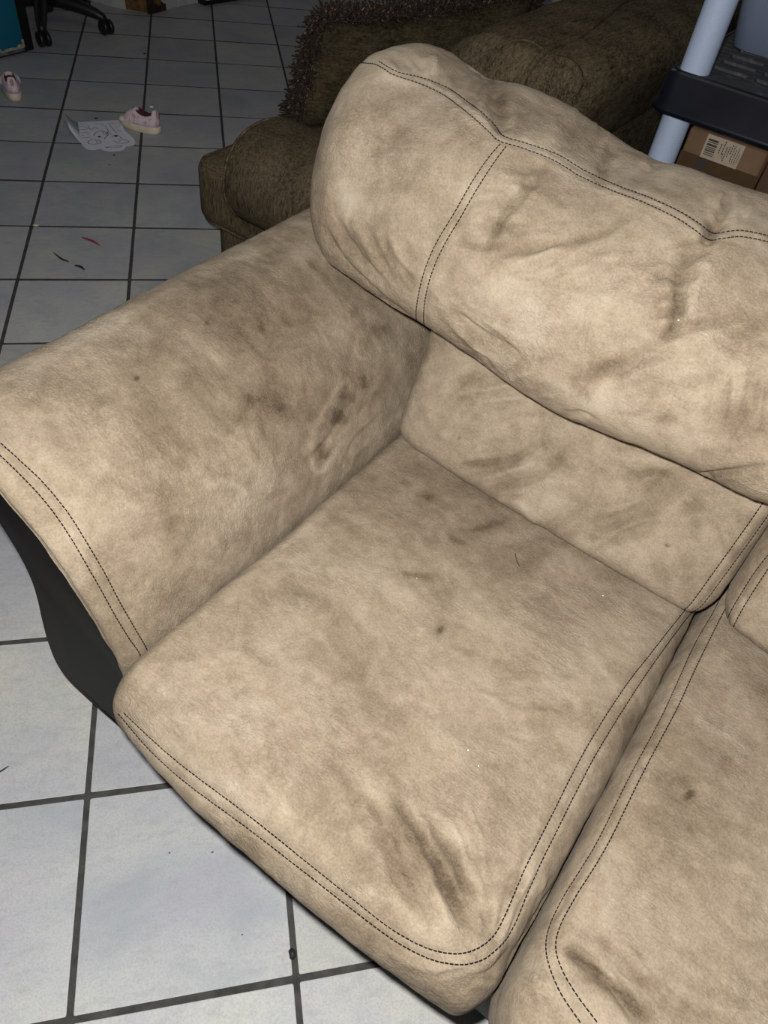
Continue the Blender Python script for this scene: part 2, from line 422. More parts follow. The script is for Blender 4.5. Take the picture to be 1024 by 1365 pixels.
seat_crease += fan((470,1110),(625,1060),(590,1255),(660,1230),12,3.,-.0028,1)+fan((700,1120),(745,1160),(635,1310),(695,1265),7,3.,-.002,2)+fan((430,1000),(520,1050),(500,1170),(560,1220),6,3.5,-.0018,3)+fan((640,900),(650,990),(800,900),(790,980),6,3,-.0013,4)+fan((230,800),(260,850),(400,700),(430,760),5,3.5,-.0012,5)+fan((550,1300),(600,1330),(660,1270),(670,1310),5,3,-.0016,6)+fan((760,1000),(740,1090),(840,950),(800,1050),6,3,-.0013,7)
s1 = seat(-.003, seat_crease, seat_wear)
stitch(s1, [S1_top, S1_out])
S2_a = [(962,795),(948,822),(925,862),(885,950),(840,1035),(795,1125),(752,1195),(733,1235),(728,1262),(733,1290),(748,1325),(775,1365)]
S2_b = [(970,806),(955,835),(928,890),(900,950),(855,1035),(808,1130),(768,1195),(747,1235),(741,1262),(748,1290),(768,1325),(800,1368)]
seat2_wear = [([(917,1056),(920,1066)],7,1.0),([(905,1045)],14,.3),([(970,1015)],9,.45),([(995,1010)],4,.3),([(880,1105)],60,.22),([(960,1130)],50,.16),([(840,1150),(900,1190)],30,.16),
 ([(750,1258),(780,1285),(830,1325),(870,1370)],12,.6),([(990,1215)],12,.25),([(915,1340)],9,.4),([(900,900)],50,-.15),([(955,960)],50,-.15),([(840,1240)],60,-.05),([(720,1270),(730,1310)],10,.16),([(985,890),(1020,930)],12,.22),([(880,1040)],8,.2),
 ([(700,1290),(720,1360)],10,.2),([(860,1000),(820,1080)],10,-.1)]
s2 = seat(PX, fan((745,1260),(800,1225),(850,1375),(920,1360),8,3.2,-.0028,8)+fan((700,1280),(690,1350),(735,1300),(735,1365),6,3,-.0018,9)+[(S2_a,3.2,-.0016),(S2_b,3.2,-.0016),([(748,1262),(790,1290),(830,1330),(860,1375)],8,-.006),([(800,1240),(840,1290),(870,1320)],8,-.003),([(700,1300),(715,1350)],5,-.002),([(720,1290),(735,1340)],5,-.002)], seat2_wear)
stitch(s2, [S2_a, S2_b])

# ---- lumbar cushions
L1_a = [(1030,652),(1000,695),(975,730),(952,762),(932,790),(918,808),(908,815)]
L1_b = [(1034,672),(1006,712),(982,745),(960,775),(944,797),(932,810),(922,816)]
lum_wear = [([(556,480),(560,470),(548,495)],7,.4),([(552,510)],8,.25),([(640,505),(610,520)],10,.15),([(540,540)],6,.25),([(870,640),(900,670)],35,.34),([(930,690)],30,.28),([(820,600)],40,.16),([(760,610)],50,.10),
 ([(600,560)],50,-.22),([(720,650),(770,690)],30,-.22),([(886,727),(892,726)],3,.9),([(560,590),(620,630)],16,-.1),([(850,770),(780,730)],25,.10),([(640,480),(700,520)],18,-.1),([(730,690)],12,.15),([(940,740),(900,790)],12,.1),([(612,583)],2,.8)]
lum_crease = [(L1_a,3.2,-.0016),(L1_b,3.2,-.0016),([(602,622),(640,618),(684,612),(720,590)],5,-.006),([(648,656),(690,645),(720,634),(760,600)],6,-.006),([(640,640),(680,628),(715,615)],6,.004),
 ([(655,662),(700,664)],4,-.003),([(600,525),(625,505),(648,498)],5,-.0025),([(600,540),(650,515),(690,508)],5,-.002),([(700,580),(740,558),(770,548)],6,-.0025),([(560,520),(575,560),(600,585)],8,.002),
 ([(780,722),(805,712),(830,695)],5,-.003),([(790,735),(830,720),(870,712)],5,-.0025),([(830,660),(850,640),(880,620)],6,-.002),([(860,660),(890,630)],6,-.002),([(715,700),(690,672)],6,.002),([(570,640)],14,.002)]
lum_crease += fan((585,500),(600,570),(730,480),(770,560),9,3.2,-.0022,10)+fan((770,690),(790,740),(880,655),(900,710),8,3,-.002,11)+fan((800,600),(830,650),(900,600),(930,650),7,3,-.0018,12)+fan((600,600),(650,660),(700,580),(740,640),6,3,-.002,13)+fan((545,500),(550,570),(590,480),(600,560),5,3,-.0015,14)
def lumbar(dx, crease, wear_shade):
    V, Q = rgrid((0,-.028,.449), (SX+.012,.24,.76), (.034,.055,.045), .0033)
    x = V[:,0]; y = V[:,1]; z = V[:,2]; c = np.clip(x/(SX+.012), 0, 1); bulge = 1-np.abs(2*c-1)**3
    fr = np.clip((.14-y)/.12, 0, 1)
    y = y + .36*(z-.45)                                             # leans back
    y = y - fr*(.020*bulge*np.exp(-((z-.50)/.10)**2))
    y = y - fr*.018*c**3*np.exp(-((z-.47)/.08)**2)
    y = y + fr*.030*np.clip((.10-x)/.10, 0, 1)**2*np.clip((z-.42)/.2, 0, 1)
    x = x - .014*fr*np.clip((.2-x)/.2, 0, 1)*np.clip((z-.45)/.2, 0, 1)
    V = np.stack([x+dx, y, z], 1)
    return soft('lumbar_cushion', V, Q, crease, (), wear_shade, lump_noise=.004, base=-.05)
l1 = lumbar(-.004, lum_crease, lum_wear); stitch(l1, [L1_a, L1_b])
L2_a = [(1030,732),(1005,765),(988,792),(973,818),(963,845),(961,862)]
L2_b = [(1030,750),(1010,780),(990,812),(976,840),(968,862),(966,876)]
l2 = lumbar(PX+.006, [(L2_a,3.2,-.0016),(L2_b,3.2,-.0016),([(985,880),(1000,850)],5,-.002)], [([(965,820)],10,.25),([(1010,870)],14,.15),([(1000,830)],20,-.1)])
stitch(l2, [L2_a, L2_b])

# ---- head cushions: section varies along x
P_top = [(482,84),(500,86),(512,92),(525,100),(560,112),(590,126),(612,142),(632,158),(652,176),(665,188),(700,199),(740,215),(775,236),(820,256),(860,271),(900,290),(925,306),(945,320),(965,318),(990,316),(1030,324)]
P_top2 = [(505,82),(530,96),(562,104),(596,117),(622,135),(642,150),(660,168),(672,182),(704,192),(745,207),(780,228),(824,248),(864,263),(905,282),(930,297),(950,311),(970,309),(992,308),(1030,316)]
P_v1 = [(667,192),(650,212),(628,245),(605,285),(585,318),(572,345),(562,375),(556,405),(555,424),(558,434)]
P_v2 = [(675,195),(658,218),(636,252),(614,290),(595,322),(582,348),(572,376),(566,405),(565,428),(568,438)]
pil_wear = [([(455,250),(462,275),(450,300)],14,-.3),([(470,200),(455,260)],18,-.15),([(480,320),(520,360)],20,.12),([(600,170),(640,180)],22,.18),([(560,130)],40,.05),([(540,200)],50,.06),([(500,300)],30,-.1),
 ([(640,75),(615,110)],9,-.35),([(575,85),(580,110)],14,.15),([(700,130)],14,-.1),([(668,115),(655,135)],6,-.3),([(720,150),(790,190)],20,.08),([(860,215),(900,240)],16,-.22),([(940,280),(975,300)],14,-.25),([(810,190)],18,-.2),([(770,180),(760,210)],10,.16),([(800,230)],12,.15),([(905,270)],20,.1),
 ([(690,250),(730,270),(660,330)],24,.22),([(730,235)],16,.2),([(640,420),(720,370)],30,-.25),([(720,420)],50,-.22),([(860,370)],50,-.12),([(840,300)],40,.08),([(880,470),(800,495),(760,510)],11,.38),([(840,465),(770,500)],14,.3),([(800,480)],20,.15),
 ([(905,380),(895,430),(880,455)],8,.28),([(1000,480),(1010,540),(1000,590)],30,.38),([(960,460),(1020,440)],16,.25),([(970,560)],20,.3),([(900,420)],40,.08),([(935,540)],30,-.15),([(620,480),(700,530),(780,570)],10,-.35),([(720,500),(800,540),(870,590)],18,-.28),([(600,440),(640,470)],9,.18),
 ([(620,450),(600,430)],6,-.2),([(870,565),(910,562)],7,.35),([(760,515),(790,530)],8,.3),([(860,605),(900,618),(940,625)],7,.35),([(950,645),(1020,640)],8,.2),([(780,565)],10,.25),([(960,340),(990,380)],20,.15),([(1010,370)],20,-.1),([(990,310),(1020,290)],10,.12),([(440,340),(500,390)],12,.15),([(425,240),(440,300)],8,.14)]
pil_crease = [(P_top,3,-.0018),(P_top2,3,-.0018),(P_v1,3,-.0018),(P_v2,3,-.0018),(P_top,14,.004),
 ([(655,100),(665,140),(668,180)],12,-.010),([(640,80),(620,100),(600,110)],9,-.004),([(575,75),(580,100)],9,.005),([(520,75),(555,95)],8,-.004),([(960,290),(950,305),(940,325)],9,-.012),([(975,265),(960,290)],8,-.008),([(925,330),(905,370),(905,420),(885,455)],9,-.007),([(945,345),(930,380),(915,420)],9,.005),
 ([(820,190),(808,215),(800,250)],10,-.006),([(880,215),(850,240)],8,-.004),([(740,150),(735,190)],14,.004),([(700,140),(690,180)],8,-.003),
 ([(730,235),(690,260),(650,330)],5,-.0035),([(720,245),(675,285),(640,350)],5,-.003),([(735,230),(700,270)],5,.002),([(660,275),(700,262)],4,-.002),([(650,290),(700,280)],4,-.002),([(645,305),(690,300)],4,-.002),([(700,262),(700,225)],4,-.002),
 ([(655,340),(720,330),(790,315),(840,290)],6,-.004),([(650,358),(700,345),(760,322)],6,.003),([(660,350),(690,370),(740,385)],5,-.002),([(600,350),(625,370),(640,380)],5,-.002),([(610,320),(650,332)],4,-.002),([(880,455),(940,430),(1024,415)],6,-.004),([(850,490),(900,455),(960,440)],8,.003),
 ([(830,430),(880,422),(905,410)],6,-.003),([(850,350),(890,342),(920,335)],5,-.003),([(860,372),(900,352)],5,-.0025),([(590,430),(620,465),(660,490)],6,-.003),([(600,410),(640,450),(690,475)],5,-.003),([(615,395),(650,430),(700,450)],5,.002),([(520,300),(540,330),(560,350)],6,-.002),([(500,340),(520,365)],6,-.0025),([(440,290),(480,345),(520,390)],6,-.004),([(455,280),(500,340)],6,.002),
 ([(430,300),(455,345),(500,392),(545,425)],4,-.005),([(935,636),(970,630),(1030,622)],5,-.004),([(880,626),(930,636),(1000,628)],4,-.004),([(850,470),(800,500),(770,540)],9,-.003),([(870,560),(910,565)],6,-.002),([(560,290),(590,255)],8,-.001),([(760,420),(770,480)],20,-.002),([(980,500),(1020,560)],20,.004)]
pil_crease += (fan((585,335),(655,215),(700,345),(770,240),14,3,-.0022,20)+fan((572,370),(562,425),(720,455),(690,530),12,3.2,-.0026,21)+fan((870,330),(860,450),(955,320),(950,430),12,3.2,-.0026,22)
  +fan((430,260),(520,310),(490,385),(560,380),10,3.2,-.0022,23)+fan((720,400),(760,340),(860,380),(880,320),7,3,-.0018,24)+fan((760,500),(820,560),(900,440),(960,520),8,3.4,-.0022,25)+fan((640,330),(660,400),(760,300),(800,350),8,3,-.0022,26)
  +fan((640,85),(690,110),(600,130),(660,175),7,3.2,-.0024,27)+fan((760,130),(820,160),(720,190),(800,230),7,3.4,-.002,28)+fan((940,240),(1010,260),(930,300),(990,310),7,3.4,-.0026,29)+fan((940,560),(1020,600),(960,450),(1030,480),7,3.4,-.002,30)+fan((640,490),(760,560),(680,470),(820,580),8,3.2,-.002,31)+fan((520,80),(580,75),(540,100),(590,115),5,3.2,-.002,32))
def headcushion(dx, crease, wear_shade, s=1):
    nx, nt = 330, 300
    X0, X1 = -.255, .655
    xs_k = [-.285,-.25,-.2,-.155,-.08,-.02,.05,.15,.22,.30,.37,.45,.55,.60,.655]
    zt_k = [1.003,1.003,.999,.99,.98,.973,.976,.98,.976,.971,.964,.957,.95,.949,.953,.954,.953,.955,.954,.946,.94,.935,.933,.932,.931,.931]
    xt_k = np.linspace(-.268, .655, 26)
    zb_k = [.725,.715,.705,.697,.69,.69,.69,.675,.667,.667,.672,.678,.682,.69,.70]
    yf_k = [.02,.0,-.02,-.035,-.045,-.05,-.055,-.06,-.065,-.065,-.065,-.06,-.055,-.05,-.02]
    yb_k = [.24,.27,.29,.30,.31,.31,.31,.31,.31,.31,.31,.31,.31,.31,.30]
    # spread stations by angle near the ends so that the rounded ends stay smooth
    tt = np.linspace(-1, 1, nx); ts = np.sign(tt)*np.abs(np.sin(tt*math.pi/2))**1.0
    tt = .5*tt+.5*ts
    X = (X0+X1)/2+(X1-X0)/2*tt
    f = lambda k: np.interp(X, xs_k, np.convolve(np.r_[k[0],k,k[-1]], [.2,.6,.2], 'valid'))
    zb, yf, yb = f(zb_k), f(yf_k), f(yb_k)
    zt = np.interp(X, *smooth_pts(np.stack([xt_k, zt_k], 1), 6).T)
    endL = np.clip((X-X0)/.12, 0, 1); endR = np.clip((X1-X)/.07, 0, 1)
    e = (1-(1-endL)**2.4)**(1/2.4)*(1-(1-endR)**2.2)**(1/2.2)
    e = np.maximum(e, .002)
    th = np.linspace(0, 2*math.pi, nt, endpoint=False)
    ct, st = np.cos(th), np.sin(th); n = 2.5
    cx = np.sign(ct)*np.abs(ct)**(2/n); cz = np.sign(st)*np.abs(st)**(2/n)
    V = np.zeros((nx, nt, 3)); V[:,:,0] = X[:,None]
    yc, zc, a, b = (yf+yb)/2, (zt+zb)/2, (yb-yf)/2, (zt-zb)/2
    ys = cx[None,:]*a[:,None]*e[:,None]; zs = cz[None,:]*b[:,None]*e[:,None]
    V[:,:,1] = yc[:,None]+ys+.30*zs; V[:,:,2] = zc[:,None]+zs
    V = V.reshape(-1,3); V[:,0] += dx
    i = np.arange(nx-1)[:,None]*nt; j = np.arange(nt)[None,:]; k = (j+1) % nt
    Q = np.stack([i+j, i+k, i+nt+k, i+nt+j], -1).reshape(-1,4)
    return soft('head_cushion', V, Q, crease, (), wear_shade, lump_noise=.006)
h1 = headcushion(0, pil_crease, pil_wear); stitch(h1, [P_top, P_top2, P_v1, P_v2])
h2 = headcushion(0, [], [])
h2.scale = (-1,1,1); h2.location = (SX*2+PX-SX+.115+.0, 0, 0)
h2.location.x = 1.32

# ---- arms
arm_prof = [(.004,.36),(-.008,.40),(-.010,.44),(-.024,.49),(-.052,.553),(-.09,.607),(-.14,.652),(-.20,.685),(-.265,.700),(-.325,.695),(-.368,.665),(-.382,.615),(-.368,.572),(-.335,.548),(-.318,.556),(-.335,.585),(-.345,.62),(-.335,.645),(-.305,.660),(-.262,.664),(-.215,.652),(-.165,.624),(-.122,.584),(-.085,.532),(-.055,.472),(-.035,.43),(-.02,.39),(.0,.35)]
A_in = [(-12,578),(0,590),(30,617),(60,646),(90,683),(115,722),(140,765),(160,803),(180,838),(194,862),(204,884)]
A_out = [(-12,598),(0,607),(28,634),(56,664),(82,698),(108,740),(132,782),(152,818),(170,848),(184,868),(194,888)]
arm_wear = [([(360,545)],42,.50),([(350,520)],75,.2),([(300,420)],60,.30),([(400,380)],60,.28),([(220,560)],60,.22),([(250,480)],45,.22),([(120,520)],30,.18),([(130,560)],40,.15),([(225,660)],32,.30),([(235,690)],22,.28),([(180,700)],20,.2),([(330,440)],30,.15),([(470,370)],22,.2),([(180,760)],16,.1),
 ([(445,560),(455,545)],15,.70),([(428,590),(430,612)],8,.75),([(458,520),(470,535)],12,.45),([(482,500),(486,520)],6,.6),([(480,575)],10,.4),([(437,520)],14,.3),([(505,430),(515,445)],12,.35),([(470,415)],9,.4),([(495,400)],8,.35),([(520,480),(505,540)],7,.25),([(490,545),(500,520)],6,.35),([(415,560)],5,.2),
 ([(445,480),(452,510),(440,535),(425,560),(415,600)],4,-.45),([(452,520),(462,508),(468,525)],3,-.4),([(410,600),(425,630),(440,612)],3.5,-.4),([(470,560),(490,540),(500,510)],3,-.35),([(480,440),(475,470),(490,480)],3,-.35),([(500,450),(510,470)],3,-.3),([(405,640),(470,590),(515,555)],14,-.18),([(360,650),(300,700)],20,-.18),
 ([(300,640),(330,660),(320,690)],4,-.35),([(270,650),(300,640)],5,-.3),([(310,580),(330,600)],14,-.1),([(0,505),(100,452),(200,402),(300,350),(400,300)],14,-.38),([(380,330),(400,345),(415,320)],14,-.3),([(385,360),(360,370)],8,-.3),([(410,350),(440,370)],6,.25),([(165,425)],6,-.4),([(230,560)],8,-.1),
 ([(183,504)],3,.9),([(275,432)],2.5,.8),([(60,700),(90,760),(130,820)],12,-.18),([(200,800),(240,760)],20,-.08),([(50,600),(100,640)],16,-.14),([(340,580),(300,560),(290,520)],5,-.2),([(250,380),(310,370)],10,.2),([(350,340)],8,.2),([(240,600),(200,620),(230,640)],10,-.15),([(270,740),(350,690),(430,640)],8,.12),([(255,705),(235,740)],10,.14)]
arm_crease = fan((400,620),(440,660),(480,480),(520,560),8,3,-.0014,40)+fan((120,700),(170,800),(170,690),(230,790),6,3.2,-.0014,41)+fan((360,300),(300,350),(410,340),(360,370),5,3.2,-.0012,42)+[(A_in,3,-.0018),(A_out,3,-.0016),([(410,600),(425,630),(445,610)],4,.0012),([(452,515),(445,545),(425,570)],4,.0012),([(240,760),(232,700),(225,670)],8,-.002),([(125,730),(135,745)],6,-.0015),([(100,720),(125,740)],5,-.002),([(420,560),(415,640)],8,.0015),([(400,640),(350,660),(310,690)],8,.0015),([(320,670),(335,655),(370,655)],5,.0015)]
def arm():
    ny = 330
    pr = smooth_pts(arm_prof+[arm_prof[0]], 24)[:-1]
    d = np.r_[0, np.cumsum(np.linalg.norm(np.diff(np.vstack([pr, pr[:1]]), axis=0), axis=1))]
    npf = 420; s = np.linspace(0, d[-1], npf, endpoint=False); cl = np.vstack([pr, pr[:1]])
    pr = np.stack([np.interp(s, d, cl[:,0]), np.interp(s, d, cl[:,1])], 1)
    nrm = np.roll(pr, -1, 0)-np.roll(pr, 1, 0); nrm = np.stack([-nrm[:,1], nrm[:,0]], 1); nrm /= np.linalg.norm(nrm, axis=1)[:,None]
    ar = (pr[:,0]*np.roll(pr[:,1], -1)-np.roll(pr[:,0], -1)*pr[:,1]).sum(); nrm *= np.sign(ar)
    y0, y1, r = -.606, .385, .03
    rows = [(y0+.001, .0155)] + [(y0 + r*(1-math.sin(a)), .0145*(1-math.cos(a))) for a in np.linspace(math.pi/2, 0, 12)]
    rows += [(y, 0) for y in np.linspace(y0+r, y1, ny)[1:]] + [(y1+.004, .008),(y1+.004,.0155)]
    V = np.zeros((len(rows), npf, 3))
    for i, (y, ins) in enumerate(rows):
        q = pr+nrm*ins
        V[i,:,0] = q[:,0]; V[i,:,2] = q[:,1]; V[i,:,1] = y
    V = V.reshape(-1,3)
    # inner panel is a touch pillowy between the ends and hollows low down
    x, y, z = V.T; m = np.clip((z-.46)/.1, 0, 1)*np.clip((.69-z)/.05, 0, 1)*(x > -.21)
    V[:,0] += .014*(x < -.28)*np.clip((-.28-x)/.08, 0, 1)*np.clip((-y-.05)/.5, 0, 1)
    V[:,0] += m*.010*np.exp(-((y+.3)/.2)**2); V[:,2] += m*.008*np.exp(-((y+.3)/.2)**2)
    i = np.arange(len(rows)-1)[:,None]*npf; j = np.arange(npf)[None,:]; k = (j+1) % npf
    Q = np.stack([i+j, i+k, i+npf+k, i+npf+j], -1).reshape(-1,4)
    if ar > 0: Q = Q[:, ::-1]
    return V, Q
V, Q = arm()
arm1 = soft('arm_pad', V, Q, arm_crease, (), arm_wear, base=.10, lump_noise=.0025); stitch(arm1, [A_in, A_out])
arm2 = bpy.data.objects.new('arm_pad', arm1.data); col.objects.link(arm2); arm2.parent = ROOT; arm2.scale = (-1,1,1); arm2.location = (SX+PX, 0, 0)
def extrude(poly, a0, a1, axes=(0,2,1), bev=.006):
    """closed outline in two axes extruded along the third, with small bevels"""
    p = np.array(poly, float); c = p.mean(0)
    nn = np.roll(p, -1, 0)-np.roll(p, 1, 0); nn = np.stack([nn[:,1], -nn[:,0]], 1); nn /= np.maximum(np.linalg.norm(nn, axis=1), 1e-9)[:,None]
    area = (p[:,0]*np.roll(p[:,1], -1)-np.roll(p[:,0], -1)*p[:,1]).sum()
    if area < 0: nn = -nn
    rows = [(a0, bev), (a0+bev*.3, bev*.3), (a0+bev, 0), (a1-bev, 0), (a1-bev*.3, bev*.3), (a1, bev)]; n = len(p)
    V = np.zeros((len(rows)*n, 3))
    for i, (a, s) in enumerate(rows):
        q = p-nn*s; V[i*n:(i+1)*n, axes[0]] = q[:,0]; V[i*n:(i+1)*n, axes[1]] = q[:,1]; V[i*n:(i+1)*n, axes[2]] = a
    F = [(i*n+j, i*n+(j+1)%n, (i+1)*n+(j+1)%n, (i+1)*n+j) for i in range(len(rows)-1) for j in range(n)]
    F += [tuple(range(n))[::-1], tuple(range((len(rows)-1)*n, len(rows)*n))]
    # orientation
    N = 0
    for f in F[:n*5]:
        q = V[list(f)]; m = np.cross(q[1]-q[0], q[2]-q[0]); cc = q.mean(0)-V.mean(0); N += m @ cc
    if N < 0: F = [f[::-1] for f in F]
    return V, F
side = smooth_pts([(-.03,.40),(-.048,.46),(-.075,.52),(-.11,.58),(-.155,.625),(-.21,.655),(-.265,.668),(-.315,.655),(-.34,.62),(-.325,.575),(-.285,.55),(-.252,.49),(-.240,.43),(-.246,.36),(-.262,.28),(-.275,.20),(-.275,.14),(-.255,.10),(-.20,.085),(-.10,.08),(-.03,.08)], 6)
V, F = extrude(side, -.590, .39, bev=.012); sp1 = mk('side_panel', V, F, LEATHER, ROOT)
sp2 = bpy.data.objects.new('side_panel', sp1.data); col.objects.link(sp2); sp2.parent = ROOT; sp2.scale = (-1,1,1); sp2.location = (SX+PX, 0, 0)
# ---- base under the seats, back frame, feet
V, F = box((.0,-.55,.08), (SX+PX,.36,.29), .02); mk('seat_base', V, F, LEATHER, ROOT)
V, F = extrude(smooth_pts([(-.565,.09),(-.58,.2),(-.575,.30),(-.55,.33),(-.5,.33),(-.5,.09)], 4), .012, SX+PX-.012, axes=(1,2,0), bev=.008); mk('front_rail', V, F, LEATHER, ROOT)
V, Q = rgrid((-.02,.20,.10), (SX+PX+.02,.35,.80), (.05,.05,.06), .02); V[:,1] += .10*np.clip(V[:,2]-.3, 0, 1); mk('back_frame', V, Q, LEATHER, ROOT)
for fx in (-.20, SX+PX+.20):
    for fy in (-.52, .34):
        V, F = box((fx-.03, fy-.03, 0), (fx+.03, fy+.03, .09), .008); mk('foot', V, F, LEATHER, ROOT)

# ------------------------------------------------------------------ crumbs and hair on the suede, debris on the floor
WHITE = plain('crumb_white', (.85,.82,.75), .6); DARK = plain('debris_black', (.015,.013,.012), .6)
RED = plain('debris_red', (.32,.03,.04), .5); CREAM = plain('debris_cream', (.62,.55,.42), .7)
def blob(name, mat, s, seed, parent=None):
    r = random.Random(seed); g = 6; V = [(0,0,s[2])]; F = []
    for k in (1,2):
        for i in range(g):
            a = 2*math.pi*(i+.5*k)/g; R = (.75,1.)[k-1]*r.uniform(.75,1.15)
            V.append((s[0]*R*math.cos(a), s[1]*R*math.sin(a), s[2]*(.75,.0)[k-1]))
    for i in range(g): F.append((0, 1+i, 1+(i+1)%g)); F.append((1+i, 1+g+i, 1+g+(i+1)%g, 1+(i+1)%g))
    F.append(tuple(range(2*g, g, -1)))
    return mk(name, V, F, mat, parent)
CR = [('head_cushion',905,427,'tiny white crumb on the head cushion','cushion'),('seat_cushion',804,794,'tiny white crumb on the seat below the lumbar cushion',''),('seat_cushion',556,771,'tiny cream crumb at the end of the dark streak on the seat',''),
      ('seat_cushion',624,1000,'tiny pale crumb on the middle of the seat, upper one of the pair',''),('seat_cushion',638,1021,'tiny pale crumb on the middle of the seat, lower one of the pair','')]
for k, (sn, u, v, lab, _) in enumerate(CR):
    h = SURF[sn].ray_cast(Vector(CL), Vector(rayL(u, v)).normalized())
    if h[0] is None: continue
    o = blob('crumb', WHITE if k != 2 else CREAM, (.0016,.0013,.0011), k); p = W(np.array(h[0])); o.location = p
    n = RL @ np.array(h[1]); o.rotation_mode = 'QUATERNION'; o.rotation_quaternion = Vector(n).to_track_quat('Z', 'Y')
    tag(o, lab, 'crumb', 'tiny crumbs on the sofa')
def tube(P, r, n=6, cap=True):
    P = np.array(P, float); R = r if hasattr(r, '__len__') else [r]*len(P); V = []; F = []
    up = np.array([0,0,1.])
    for i, p in enumerate(P):
        t = P[min(i+1, len(P)-1)]-P[max(i-1, 0)]; t /= max(np.linalg.norm(t), 1e-9)
        a = np.cross(t, up)
        if np.linalg.norm(a) < .1: a = np.cross(t, [1,0,0])
        a /= np.linalg.norm(a); b = np.cross(a, t)
        for k in range(n): an = 2*math.pi*k/n; V.append(p+R[i]*(math.cos(an)*a+math.sin(an)*b))
    for i in range(len(P)-1):
        for k in range(n): F.append((i*n+k, i*n+(k+1)%n, i*n+n+(k+1)%n, i*n+n+k))
    if cap: F += [tuple(range(n))[::-1], tuple(range((len(P)-1)*n, len(P)*n))]
    N = sum(np.cross(V[f[1]]-V[f[0]], V[f[2]]-V[f[0]]) @ (sum(V[k] for k in f)/4-(P[i//n]+P[i//n+1])/2) for i, f in enumerate(F[:n*(len(P)-1)]))
    if N < 0: F = [f[::-1] for f in F]
    return np.array(V), F
hp = []
for q in smooth_pts([(687,738),(689,748),(693,756)], 4):
    h = SURF['seat_cushion'].ray_cast(Vector(CL), Vector(rayL(*q)).normalized())
    if h[0]: hp.append(W(np.array(h[0]))+np.array([0,0,.0006]))
if len(hp) > 2:
    V, F = tube(hp, .0006, 4); tag(mk('lint_thread', V, F, DARK), 'short curved dark thread lying on the beige seat', 'thread')
def floor_line(name, px, r, mat, label, cat, lift=.0):
    P = [at(u, v, 0)+np.array([0,0,r+.0006+lift]) for u, v in smooth_pts(px, 4)]
    n = len(P); R = [r*(.35+.65*math.sin(math.pi*(i+.5)/n)) for i in range(n)]
    V, F = tube(P, R, 6); tag(mk(name, V, F, mat), label, cat)
floor_line('twig', [(386,1267),(390,1272),(389,1280)], .0060, DARK, 'small black bit of debris on the grout line near the sofa front', 'debris')
floor_line('twig', [(-4,1032),(4,1027),(12,1022)], .0016, DARK, 'thin black wisp on pale tile at the left edge', 'debris')
floor_line('scrap', [(110,318),(122,322),(133,328)], .0035, RED, 'thin red scrap on grey tile left of the olive sofa', 'scrap')
floor_line('twig', [(72,338),(82,346),(92,350)], .0028, DARK, 'thin dark twig on grey tile below the red scrap, left piece', 'debris')
floor_line('twig', [(100,355),(108,357),(113,361)], .0036, DARK, 'short dark twig on grey tile below the red scrap, right piece', 'debris')
for k, (u, v, s, m, lab) in enumerate([(48,301,.012,CREAM,'cream crumpled crumb where two grout lines cross'),(41,302,.007,DARK,'dark crumb beside the cream one on the grout crossing'),(152,207,.006,DARK,'dark crumb on tile just below the drawing'),(146,220,.004,DARK,'tiny dark crumb on tile further below the drawing'),
      (128,158,.008,DARK,'dark crumb on tile just above the drawing'),(193,72,.009,DARK,'dark crumb far back near the plaster pillar'),(283,1136,.0022,DARK,'tiny black speck on the pale tile near the sofa front, right one'),(226,1137,.0018,DARK,'tiny black speck on the pale tile near the sofa front, left one'),(323,1246,.0018,DARK,'tiny black speck on the pale tile above the grout crossing'),(202,143,.014,WHITE,'small white scrap on tile behind the right pink shoe')]):
    o = blob('crumb' if s < .01 else 'scrap', m, (s, s*.6, s*.45), 20+k); o.location = at(u, v, 0)+np.array([0,0,.0003]); tag(o, lab, 'crumb' if s < .01 else 'scrap')

# ------------------------------------------------------------------ olive chenille sofa behind (frame of reference = same as the beige sofa)
OS = thing('chenille_sofa', 'olive brown chenille sofa with rolled arm standing behind the beige sofa', 'sofa', O, TH)
def piece(name, lo, hi, r, step=.012, mat=OLIVE, fn=None, parent=OS):
    V, Q = rgrid(lo, hi, r, step)
    if fn: V = fn(V)
    N = normals(V, Q); V = V + N*(fbm(V, 9, 2)*.003)[:,None]
    return mk(name, V, Q, mat, parent)
def crown(V, ax, amt, lo, hi):
    a, c = [i for i in range(3) if i != ax]
    s = np.ones(len(V))
    for k in (a, c):
        t = np.clip((V[:,k]-lo[k])/(hi[k]-lo[k])*2-1, -1, 1); s *= 1-t**4
    m = (lo[ax]+hi[ax])/2; V[:,ax] += np.sign(V[:,ax]-m)*amt*s; return V
lo, hi = (-1.04,.515,.275), (-.50,1.38,.455)
piece('seat_cushion', lo, hi, (.05,.05,.035), fn=lambda V: crown(crown(V, 2, .02, lo, hi), 0, .012, lo, hi))
lo2, hi2 = (-1.04,1.385,.275), (-.50,2.25,.455)
piece('seat_cushion', lo2, hi2, (.05,.05,.035), fn=lambda V: crown(crown(V, 2, .02, lo2, hi2), 0, .012, lo2, hi2))
def welt(rect, z, r, name='welt', parent=OS, mat=OLIVE_X, rad=.0055):
    x0, y0, x1, y1 = rect; P = []
    for cx, cy, a0 in ((x1-r,y1-r,0),(x0+r,y1-r,90),(x0+r,y0+r,180),(x1-r,y0+r,270)):
        for a in range(0, 91, 15): an = math.radians(a0+a); P.append((cx+r*math.cos(an), cy+r*math.sin(an), z))
    P.append(P[0]); V, F = tube(P, rad, 6, False); return mk(name, V, F, mat, parent)
welt((-1.031,.526,-.50,1.38), .442, .045, rad=.0045); welt((-1.031,.526,-.50,1.38), .286, .045, rad=.0045)
piece('base', (-1.0,.56,.05), (-.22,2.2,.28), (.02,.02,.02), .03)
roll = []
